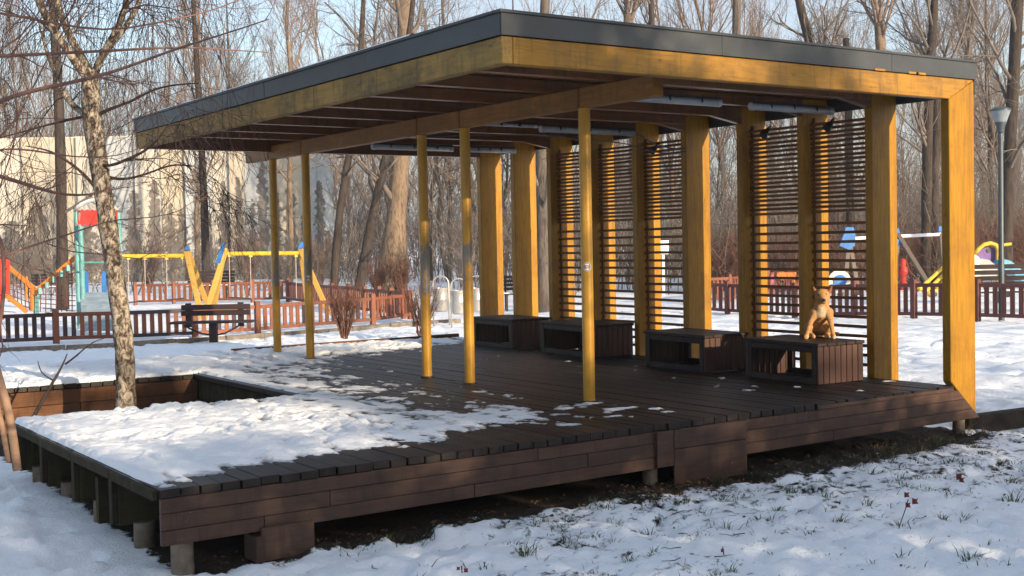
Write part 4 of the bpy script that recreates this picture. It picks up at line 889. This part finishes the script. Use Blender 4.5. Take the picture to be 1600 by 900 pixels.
# ------------------------------------------------------------------ litter bins
def bin_(px, py, label):
    p = G(px, py); d = float(np.dot(p-CAM, fw)); u = d/FPX; t = thing('litter_bin', label, 'litter bin', (p[0], p[1], GZ), -YAW, 'steel hanging litter bins')
    hw, H = 12.3*u, 77*u
    arc = [(-hw,0,-.05),(-hw,0,H*.5),(-hw,0,H-hw)]+[(-hw*math.cos(a),0,H-hw+hw*math.sin(a)) for a in np.linspace(.25, math.pi-.25, 9)]+[(hw,0,H-hw),(hw,0,H*.5),(hw,0,-.05)]
    MB().tube(arc, .016, 8).build('hoop', M['steel'], t, 0, True, True)
    r = 10.6*u; z0, z1 = 21*u, 58*u
    prof = [(r*.80, z0), (r*.92, z0+.01), (r, z0+.04), (r, (z0+z1)/2-.006), (r*1.03, (z0+z1)/2), (r, (z0+z1)/2+.006), (r, z1-.02), (r*1.04, z1-.012), (r*1.04, z1), (r*.95, z1), (r*.93, z1-.1), (0.001, z1-.1)]
    MB().lathe((0,.02,0), prof, 20).build('barrel', M['steel'], t, 0, 'angle', True)
    for s_ in (-1, 1): MB().bar((s_*hw*.99,0,z1-.08), (s_*r*.97,.02,z1-.08), .02, .03).build('pivot', M['steel'], t, 0, False, True)
bin_(690, 508, 'steel litter bin on a hoop, leftmost of three, partly behind the bare shrub'); bin_(718, 512, 'steel litter bin on a hoop beside the fourth yellow pole, middle of three'); bin_(746, 508, 'steel litter bin on a hoop, rightmost of three, partly behind the farthest fin')
# ------------------------------------------------------------------ left playground
def vlen(px, y0, y1, d): return at(px, y0, d), at(px, y1, d)
t = thing('climbing_tower', 'teal climbing tower with a red zigzag banner and a grey plank ramp', 'play tower', place(150, 28.2))
for px, d, y0 in ((118.5, 28.6, 326), (125, 27.6, 332), (185, 28.0, 332), (179, 29.0, 328)):
    a = at(px, y0, d); MB().tube([(a[0],a[1],GZ-.1), (a[0],a[1],a[2])], .058, 12).build('post', M['teal'], t, 0, 'angle')
    MB().lathe((a[0],a[1],a[2]), [(.066,0),(.066,.03),(.03,.05)], 12).build('post_cap', M['lamp_post'], t)
def slab(poly, d, th, name, mat, t, dd=0):
    vs = [at(x, y, d) for x, y in poly]; n = len(vs); off = fw*th; MB().add(vs+[v+off for v in vs], [tuple(range(n-1,-1,-1)), tuple(range(n, 2*n))]+[(i, (i+1) % n, (i+1) % n+n, i+n) for i in range(n)]).build(name, mat, t)
top = []; 
zig = [(120,328)]+[(120+i*4, 328+(1.2 if i % 2 else -1)) for i in range(1, 16)]+[(183,328),(183,351)]+[(183-i*4.2, 351+(2.2 if i % 2 else -1.5)) for i in range(1, 15)]+[(121,352)]
slab(zig, 27.55, .04, 'banner', M['red'], t)
MB().tube([at(117,328,28.1), at(126,321,28.1), at(137,316,28.1), at(150,313,28.1), at(163,316,28.1), at(176,322,28.1), at(186,330,28.1)], .035, 8).build('roof_arch', M['greybeige'], t, 0, True)
MB().tube([at(118,325.5,28.1), at(127,318.5,28.1), at(137,314,28.1), at(146,312,28.1)], .03, 8).build('arch_snow', M['snow'], t, 0, True)
for k in range(9):
    f0, f1 = k/9, (k+1)/9
    def rp(side, f): return at(124.5+side*48+f*5, 457+f*58+side*0, 27.9-1.5*f)
    vs = [rp(0,f0), rp(1,f0), rp(1,f1-.012), rp(0,f1-.012)]; MB().add(vs+[v-np.array((0,0,.04)) for v in vs], [(0,1,2,3),(7,6,5,4),(0,4,5,1),(1,5,6,2),(2,6,7,3),(3,7,4,0)]).build('ramp_plank', M['ramp'], t)
MB().tube([at(123,410,27.9), at(190,410,27.9)], .02, 6).build('crossbar', M['teal'], t)
for px in (133.5, 162): slab([(px-3.2,457),(px+3.6,457),(px+3.2,428),(px+1.5,424),(px-1.2,424),(px-3,428)], 27.9, .06, 'side_ear', M['blue'], t)
t = thing('rope_net_climber', 'orange beam climbing frame hung with ropes left of the teal tower', 'climbing frame', place(50, 29))
for (a, b, w) in (((52,459),(118,402),.10), ((10,414),(53,450),.09), ((10,462),(42,487),.09), ((50,447),(50,486),.07), ((41,432),(41,470),.05)): MB().bar(at(*a,28.9), at(*b,28.9), w, w).build('beam', M['orange'], t, .006)
for px in (56,59,54): MB().tube([at(px,462,29.3), at(px,496,29.3)], .025, 8).build('foot_post', M['teal'], t)
MB().bar(at(3,405,28.6), at(3,460,28.6), .10, .35).build('panel_post', M['red'], t); MB().bar(at(-2,452,28.7), at(-2,500,28.7), .12, .2).build('panel_post', M['red'], t)
mb = MB()
for k in range(7): x = 64+k*8; mb.tube([at(x, 452-(x-52)*.86+4, 29), at(x-1+k*.3, 487, 29)], .012, 4)
for k in range(5): mb.tube([at(58+k*3, 460+k*7, 29), at(118, 462+k*8, 29)], .010, 4)
for k in range(6): mb.tube([at(14+k*6, 422+k*5, 29), at(16+k*6, 470+k*3, 29)], .012, 4)
for k in range(4): mb.tube([at(12, 440+k*10, 29), at(50, 458+k*8, 29)], .010, 4)
mb.build('rope_net', M['fence_maroon'], t)
for k in range(5): c = at(62+k*11, 450-k*9, 28.7); MB().box(c[0]-.035, c[0]+.035, c[1]-.035, c[1]+.035, c[2]-.14, c[2]).build('rope_holder', M['teal'], t)
def swing(x0, x1, y, d, tag_, hang, left_legs, right_legs, label):
    t = thing('swing_set', label, 'swing set', place((x0+x1)/2, d))
    MB().tube([at(x0,y,d), at((x0+x1)/2,y-.5,d), at(x1,y-1,d)], .055, 10).build('crossbar', M['swing_yellow'], t, 0, 'angle')
    for (a, b, dd) in left_legs+right_legs: MB().bar(at(*a,d+.05), at(*b,d+dd), .13, .11, (fw[0],fw[1],0)).build('leg', M['swing_wood'], t, .01)
    for px, ln in hang:
        MB().tube([at(px,y,d-.02), at(px+1.5,y+ln,d-.02)], .011, 5).build('chain', M['chain'], t); c = at(px, y+2, d); MB().box(c[0]-.04,c[0]+.04,c[1]-.04,c[1]+.04,c[2]-.05,c[2]+.02).build('hanger', M['swing_yellow'], t)
    for (p0, p1) in zip(hang[::2], hang[1::2]): MB().bar(at(p0[0]+1.5,y+p0[1],d-.02), at(p1[0]+1.5,y+p1[1],d-.02), .14, .03).build('swing_seat', M['dark_metal'], t)
    return t
DS = 32.0
t1 = swing(188, 292, 400.5, DS, 0, [(200,72),(226,70),(260,68),(285,66)], [], [((291,391),(316,500),-1.0), ((293,391),(330,493),1.0)], 'yellow swing set with thin chains left of the blue caps')
slab([(288,391),(296,391),(294,386),(291,384),(289,386)], DS-.1, .12, 'leg_cap', M['blue'], t1)
t2 = swing(352, 470, 396.5, DS, 0, [(358,68),(391,70),(430,66),(462,70)], [((353,389),(318,500),-1.0), ((350,391),(332,493),1.0)], [((469,388),(514,490),-1.0), ((470,388),(480,470),1.0)], 'yellow swing set with thin chains behind the two far poles')
slab([(337,410),(343,412),(351,386),(350,379),(346,381)], DS-.7, .06, 'leg_panel', M['blue'], t2); slab([(465,389),(475,387),(474,382),(471,377),(468,381)], DS-.1, .12, 'leg_cap', M['blue'], t2)
# ------------------------------------------------------------------ right playground, street lamp and sign
p = G(1565, 505.5); d = float(np.dot(p-CAM, fw)); u = d/FPX; H = (505.5-165)*u
t = thing('street_lamp', 'dark street lamp with a glass lantern at the right edge', 'street lamp', (p[0], p[1], GZ))
MB().lathe((p[0],p[1],GZ), [(4.6*u,-.1),(4.5*u,1.3),(4.2*u,1.32),(3.9*u,H*.87)], 14).build('post', M['lamp_post'], t, 0, 'angle')
MB().lathe((p[0],p[1],GZ+H*.87), [(3.2*u,0),(5.5*u,.02),(6.5*u,.13),(9*u,.20),(9*u,.215)], 18).build('lantern_base', M['lamp_post'], t, 0, 'angle')
MB().lathe((p[0],p[1],GZ+H*.87), [(9*u,.216),(15*u,.43)], 18).build('lantern_glass', M['lamp_glass'], t, 0, 'angle')
MB().lathe((p[0],p[1],GZ+H*.87), [(16*u,.431),(16*u,.455),(10*u,.50),(3*u,.52)], 18).build('lantern_lid', M['lamp_post'], t, 0, 'angle')
t = thing('park_sign', 'small white sign on a white post behind the slats', 'sign', place(1036, 33)); MB().bar(at(1036,378,33), at(1037,462,33), .07, .07).build('sign_post', M['white'], t); slab([(1030,376),(1045,375.5),(1045,397),(1030,397.5)], 32.9, .03, 'sign_board', M['white'], t)
DR = 36
t = thing('swing_set', 'grey swing set with blue end panels behind the right fins', 'swing set', place(1430, DR))
for a, b, dd in (((1400,362),(1462,462),-1.2), ((1402,363),(1398,470),1), ((1326,372),(1345,478),1), ((1470,364),(1478,470),.6), ((1326,372),(1318,470),-.8)): MB().bar(at(*a,DR), at(*b,DR+dd), .12, .12, (fw[0],fw[1],0)).build('leg', M['greywood'], t, .01)
MB().tube([at(1326,373,DR), at(1470,366,DR)], .05, 10).build('crossbar', M['white'], t)
slab([(1322,355),(1334,355),(1337,368),(1336,384),(1326,390),(1312,384),(1318,368)], DR-.25, .08, 'end_panel', M['blue'], t); slab([(1399,357),(1405,357),(1406,364),(1399,364)], DR-.25, .1, 'leg_cap', M['blue'], t); slab([(1400,374),(1408,374),(1408,384),(1400,384)], DR-.2, .06, 'end_panel', M['blue'], t); slab([(1467,354),(1471,353),(1472,362),(1467,362)], DR-.2, .1, 'leg_cap', M['blue'], t)
t = thing('spring_rider', 'beige round play panel with a blue comma shape behind the slats', 'play panel', place(1312, 34))
def disc(cx, cy, r, d, th, name, mat, t, n=24): slab([(cx+r*math.cos(2*math.pi*k/n), cy+r*math.sin(2*math.pi*k/n)) for k in range(n)], d, th, name, mat, t)
disc(1312, 440, 18, 34, .08, 'disc_panel', M['beige'], t); disc(1313, 439, 10, 33.97, .03, 'blue_dot', M['blue'], t); slab([(1293,446),(1302,443),(1315,444),(1320,449),(1308,452),(1293,451)], 33.965, .028, 'blue_tail', M['blue'], t)
MB().tube([at(1312,455,34.05), at(1312,474,34.05)], .06, 8).build('spring_post', M['dark_metal'], t)
t = thing('pink_play_panel', 'small pink and orange play panel glimpsed through the slats', 'play panel', place(1205, 38)); slab([(1198,432),(1208,428),(1210,436),(1206,446),(1198,446)], 38, .06, 'pink_shape', M['pink'], t); MB().bar(at(1203,445,38.04), at(1203,466,38.04), .08, .08).build('panel_leg', M['orange'], t); slab([(1213,426),(1244,425),(1244,437),(1213,438)], 38.3, .06, 'orange_board', M['orange'], t); MB().bar(at(1240,437,38.34), at(1240,462,38.34), .08, .08).build('panel_leg', M['orange'], t)
t = thing('slide_tower', 'play tower with yellow rails, purple panel and light blue slide behind the lamp post', 'slide', place(1540, 31)); DL = 31
for a, b in (((1436,452),(1478,414)), ((1444,458),(1480,424)), ((1452,462),(1484,432)), ((1434,449),(1456,462)), ((1462,446),(1474,454))): MB().tube([at(*a,DL-.6), at(*b,DL)], .045, 8).build('ladder_rail', M['swing_yellow'], t)
MB().tube([at(x,y,DL) for x, y in ((1522,398),(1530,388),(1538,382),(1548,380),(1556,383),(1559,390),(1559,420),(1559,455))], .055, 8).build('arch_rail', M['swing_yellow'], t, 0, True)
MB().tube([at(1558,384,DL+.6), at(1580,381,DL+.6)], .04, 8).build('arch_rail', M['swing_yellow'], t)
slab([(1526,396),(1534,389),(1544,386),(1554,388),(1557,396),(1557,412),(1526,412)], DL+.08, .05, 'purple_panel', M['purple'], t); disc(1545, 391.5, 3.4, DL+.06, .018, 'panel_window', M['dark_metal'], t, 12)
slab([(1519,397),(1524,398),(1530,402),(1532,409),(1530,415),(1534,422),(1532,431),(1526,436),(1519,438)], DL-.9, .06, 'scalloped_panel', M['beige'], t)
slab([(1526,437),(1526,406),(1534,404),(1545,406),(1556,414),(1560,424),(1555,437)], DL-.5, .06, 'curved_panel', M['greybeige'], t)
sl_ = [(1562,406),(1570,405),(1580,408),(1592,418),(1606,428),(1622,432)]
for k in range(len(sl_)-1):
    a, b = sl_[k], sl_[k+1]; slab([a, b, (b[0], b[1]+15), (a[0], a[1]+18)], DL-.3, .5, 'slide_section', M['skyblue'], t)
for px in (1524, 1562, 1600): MB().tube([at(px,432,DL+.3), at(px,478,DL+.3)], .05, 8).build('tower_post', M['swing_yellow'] if px > 1590 else M['greywood'], t)
t = thing('red_play_figure', 'small red play figure seen between the slats and the right post', 'play figure', place(1411, 40)); c = at(1411,420,40); MB().lathe((c[0],c[1],c[2]-.28), [(.10,-.9),(.10,0),(.13,.05),(.17,.2),(.12,.32),(.08,.38),(.11,.46),(.10,.55),(.03,.62)], 12).build('figure_body', M['red'], t, 0, 'angle')
# ------------------------------------------------------------------ dog
dz = .382; d0 = (G(1260, 530, dz)+G(1304, 528.5, dz))/2; ea = r0.copy(); eb = CAM-d0; eb[2] = 0; eb /= np.linalg.norm(eb); ea = np.array((-eb[1], eb[0], 0))*1.0
d0 = d0-eb*.115+ea*.012
dogt = thing('dog', 'sandy brown dog sitting upright on the nearest box bench', 'dog', (d0[0], d0[1], dz))
DP = lambda a, b, z: tuple(np.array(d0)+ea*a+eb*b+np.array((0,0,z)))
sk = [(-.055,-.14,.105,.088,None), (-.035,-.07,.175,.078,0), (-.005,.015,.245,.080,1), (.0,.045,.305,.070,2), (.006,.056,.352,.062,3), (.008,.070,.400,.070,4), (.013,.128,.384,.044,5), (.018,.172,.368,.030,6), (.021,.200,.362,.022,7),
      (-.060,.045,.245,.046,1), (-.100,.070,.165,.024,9), (-.132,.100,.065,.0165,10), (-.142,.115,.022,.020,11), (-.148,.145,.016,.020,12),
      (.060,.045,.245,.046,1), (.082,.062,.165,.024,14), (.100,.085,.065,.0165,15), (.106,.10,.022,.020,16), (.110,.130,.016,.019,17),
      (-.105,-.10,.095,.062,0), (-.125,-.005,.10,.034,19), (-.112,-.055,.035,.024,20), (-.085,.015,.018,.020,21), (-.078,.045,.016,.018,22),
      (.02,-.10,.095,.062,0), (.058,-.005,.095,.034,24), (.052,-.055,.035,.024,25), (.048,.02,.018,.020,26), (.046,.05,.016,.018,27),
      (-.04,-.22,.045,.026,0), (.03,-.265,.024,.022,29), (.11,-.235,.022,.018,30), (.155,-.18,.022,.012,31)]
def capsule(mb, p, q, ra, rb_, n=14, k=5):
    p = np.array(p); q = np.array(q); d = q-p; L = np.linalg.norm(d); d = d/L; pts, rr = [], []
    for i in range(k): a = math.pi/2*(1-i/k); pts.append(p-d*ra*math.sin(a)); rr.append(max(ra*math.cos(a), 1e-4))
    for f in (0, .33, .66, 1): pts.append(p+(q-p)*f); rr.append(ra+(rb_-ra)*f)
    for i in range(1, k+1): a = math.pi/2*i/k; pts.append(q+d*rb_*math.sin(a)); rr.append(max(rb_*math.cos(a), 1e-4))
    mb.tube(pts, rr, n)
mb = MB()
for i, (a, b, z, r, p_) in enumerate(sk):
    if p_ is not None: capsule(mb, DP(*sk[p_][:3]), DP(a, b, z), sk[p_][3] if i not in (9,14,19,24,29) else r, r)
o = mb.build('body', M['white'])
rm_ = o.modifiers.new('remesh', 'REMESH'); rm_.mode = 'VOXEL'; rm_.voxel_size = .006; so_ = o.modifiers.new('smooth', 'SMOOTH'); so_.factor = .5; so_.iterations = 7
dg = bpy.context.evaluated_depsgraph_get(); me2 = D.meshes.new_from_object(o.evaluated_get(dg)); o.modifiers.clear(); o.data = me2; me2.name = 'body'; cc = np.empty(len(me2.vertices)*3, np.float32); me2.vertices.foreach_get('co', cc); cc = cc.reshape(-1, 3); nn = np.empty(len(me2.vertices)*3, np.float32); me2.vertices.foreach_get('normal', nn); cc += nn.reshape(-1, 3)*(.004+.009*(fbm(cc[:,0]*55+cc[:,1]*30, cc[:,2]*22, 3, 3)-.45))[:,None].astype(np.float32); me2.vertices.foreach_set('co', cc.ravel()); me2.polygons.foreach_set('use_smooth', [True]*len(me2.polygons))
def dog_mat():
    t = NT('dog_fur'); v = t.tex((1,1,1), rnd=False); g = t.noise(v, 70, 6, .8); n2 = t.noise(v, 9, 3, .5)
    c = t.ramp(g, [(.3, (.20,.095,.034)), (.7, (.56,.32,.135))])
    def spot(pt, r, colr, c, amt=.8):
        ge = t.n('ShaderNodeTexCoord'); vm = t.n('ShaderNodeVectorMath', operation='DISTANCE'); t.l(ge.outputs['Object'], vm.inputs[0]); vm.inputs[1].default_value = pt
        ad = t.n('ShaderNodeMath', operation='MULTIPLY_ADD'); t.l(n2, ad.inputs[0]); ad.inputs[1].default_value = r*.9; t.l(vm.outputs['Value'], ad.inputs[2])
        f = t.ramp(ad.outputs[0], [(r*1.0, (amt,)*3), (r*1.65, (0,0,0))]); return t.mix(f, c, colr)
    c = spot(DP(.0,.12,.235), .055, (.62,.50,.34), c); c = spot(DP(.0,.10,.29), .035, (.62,.50,.34), c, .6); c = spot(DP(.03,.175,.36), .026, (.50,.34,.19), c, .6)
    c = spot(DP(-.10,-.10,.12), .06, (.20,.11,.05), c, .5); c = spot(DP(-.145,.13,.01), .03, (.55,.42,.27), c); c = spot(DP(.11,.13,.01), .03, (.55,.42,.27), c); c = spot(DP(-.02,.05,.46), .03, (.20,.08,.035), c, .5)  # first spot puts the shade of the left flank into the fur colour
    t.col(c); t.rough(.9, .15); t.bump(g, .6, .01); return t.m
M['fur'] = dog_mat(); me2.materials.clear(); me2.materials.append(M['fur']); adopt(o, dogt)
M['ear'] = plain('dog_ear_fur', (.22,.09,.04), .9, .15, 0, .3, 40, .3); M['nose'] = plain('dog_nose', (.012,.010,.010), .35, .5)
for s_, tip in ((-1, (-.084,.056,.515)), (1, (.104,.050,.508))):
    c = np.array((.008+s_*.046, .055, .430)); mb = MB(); b1 = c+(-.036,.010,-.006); b2 = c+(.036,.010,-.006); b3 = c+(0,-.022,.0); b4 = c+(0,.026,-.012); tp_ = np.array(tip)
    mid = lambda p, f: p*(1-f)+tp_*f
    vs = [b1,b4,b2,b3]+[mid(p, .55)+np.array((s_*.004,0,0)) for p in (b1,b4,b2,b3)]+[tp_]
    mb.add([DP(*v) for v in vs], [(0,1,5,4),(1,2,6,5),(2,3,7,6),(3,0,4,7),(4,5,8),(5,6,8),(6,7,8),(7,4,8)]); mb.build('ear', M['ear'], dogt, 0, True)
def ball(c, r, name, mat, n=10, sc=(1,1,1)):
    mb = MB(); vs, fs = [], []
    for i in range(n+1):
        for k in range(n*2):
            ph = math.pi*i/n; a = math.pi*k/n; vs.append(DP(c[0]+r*sc[0]*math.sin(ph)*math.cos(a), c[1]+r*sc[1]*math.sin(ph)*math.sin(a), c[2]+r*sc[2]*math.cos(ph)))
    for i in range(n):
        for k in range(n*2): fs.append((i*n*2+k, i*n*2+(k+1) % (n*2), (i+1)*n*2+(k+1) % (n*2), (i+1)*n*2+k))
    mb.add(vs, fs); return mb.build(name, mat, dogt, 0, True)
ball((.023,.219,.370), .018, 'nose', M['nose'], 8, (1.1,.8,.85)); ball((-.024,.128,.420), .012, 'eye', M['nose'], 8); ball((.042,.127,.419), .012, 'eye', M['nose'], 8)
ball((.020,.200,.342), .014, 'mouth', M['nose'], 8, (1.2,.9,.28))
HAZE = 0.0008
# ------------------------------------------------------------------ unseen evergreens, hedge and trees added behind the camera to cast shade
M['needles'] = plain('spruce_needles', (.035,.055,.025), .8, .2, 0, .4, 6, 0)
def spruce_meshes(seed):
    rs = np.random.RandomState(seed); T = trunk_line(rs, 12, .17, (0,0), 10, .03, .12)
    N = 150; z = np.sort(rs.uniform(.6, 11.6, N)); P = np.zeros((N,7,3)); a = rs.uniform(0, 6.283, N); L = (12.2-z)*.24*rs.uniform(.75, 1.1, N)+.15; s = np.linspace(0, 1, 7)
    P[:,:,0] = np.cos(a)[:,None]*L[:,None]*s; P[:,:,1] = np.sin(a)[:,None]*L[:,None]*s; P[:,:,2] = z[:,None]-(.35*s-.15*s**3)[None]*L[:,None]
    R = np.repeat(np.linspace(.035, .012, 7)[None], N, 0); b = kids(rs, P, R, 14, .15, 1, .55, 50, -.6, .1, 1.4, .03, 5, .6)
    return mesh_tubes('trunk', [(T[0],T[1],8),(P,R,3)], M['bark_dark']), mesh_tubes('needles', [(b[0],b[1],3)], M['needles'])
sp_ = spruce_meshes(91)
def spruce(x, y, sc, rz, label):
    t = thing('added_shade_spruce', label, 'tree', (x, y, -.5), rz, 'unseen spruces added for shade'); t.scale = sc; obj('trunk', sp_[0], t); obj('needles', sp_[1], t)
for k, (x, y, sx_, sz) in enumerate(((-15.5,-17,1.2,1.0), (-11.8,-18,1.3,.95), (-8.2,-16.5,1.25,1.0), (-4.6,-17.6,1.3,.92), (-1.2,-16.8,1.25,.95), (2.6,-18,1.15,.8), (5.6,-17.4,1.15,.8))): spruce(x, y, (sx_,sx_,sz), k*1.1, 'unseen dense dark spruce added to shade the left side')  # row out of view, added to shade the deck snow
M['hedge'] = plain('hedge_leaves', (.03,.05,.02), .7, .3, 0, .4, 8, 0)
rs = np.random.RandomState(14)
def hedge(x0, x1, y, h, label, N=38000):
    t = thing('added_shade_hedge', label, 'hedge', ((x0+x1)/2, y, -.5))
    X = rs.uniform(x0, x1, N); top = h+.75*(fbm(X*.55, X*0, 4, 3)-.5); Zc = -.5+top*rs.uniform(0, 1, N)**.8; Yc = y+rs.uniform(-.5, .5, N)
    c = np.stack([X, Yc, Zc], 1); u = rs.normal(size=(N,3)); u /= np.linalg.norm(u, axis=1, keepdims=True); w = np.cross(u, rs.normal(size=(N,3))); w /= np.linalg.norm(w, axis=1, keepdims=True); s = rs.uniform(.06, .15, N)[:,None]
    V = np.stack([c-u*s, c-w*s*.6, c+u*s, c+w*s*.6], 1).reshape(-1, 3); me = D.meshes.new('foliage'); me.from_pydata(V.tolist(), [], np.arange(N*4).reshape(-1, 4).tolist()); me.materials.append(M['hedge']); o = obj('foliage', me, t, False)
hedge(.5, 34, -16, 4.22, 'unseen tall clipped hedge added to shade the front snow')  # out of view, added to keep the foreground in shade
for k, (x, y, kd, sc) in enumerate(((6.5,-21,0,1.0), (15.5,-24,5,1.0), (21,-22,2,1.0), (27,-26,0,1.1))): tree(*kinds[kd], (x, y, -.5), sc, k*1.7, 'unseen bare tree added behind the hedge for dappled shade', 'unseen bare trees added for dappled shade')  # bare trees out of view, added for dappled shade

t = thing('added_shade_evergreen', 'unseen narrow dark evergreen added to shade the far poles', 'tree', (9.5, -30, -.5)); t.scale = (1,1,1.32); obj('trunk', sp_[0], t); obj('needles', sp_[1], t)  # stretched spruce out of view, added to shade the two far poles
# ------------------------------------------------------------------ winter haze
hm = D.materials.new('haze'); hm.use_nodes = True; hm.node_tree.nodes.clear(); ho = hm.node_tree.nodes.new('ShaderNodeOutputMaterial'); hv = hm.node_tree.nodes.new('ShaderNodeVolumePrincipled')
hv.inputs['Color'].default_value = (.86,.90,.96,1); hv.inputs['Density'].default_value = HAZE; hv.inputs['Anisotropy'].default_value = 0.2; hm.node_tree.links.new(hv.outputs[0], ho.inputs['Volume'])
tag(MB().box(-430, 430, -160, 530, -3.5, 34).build('haze', hm), kind='stuff')
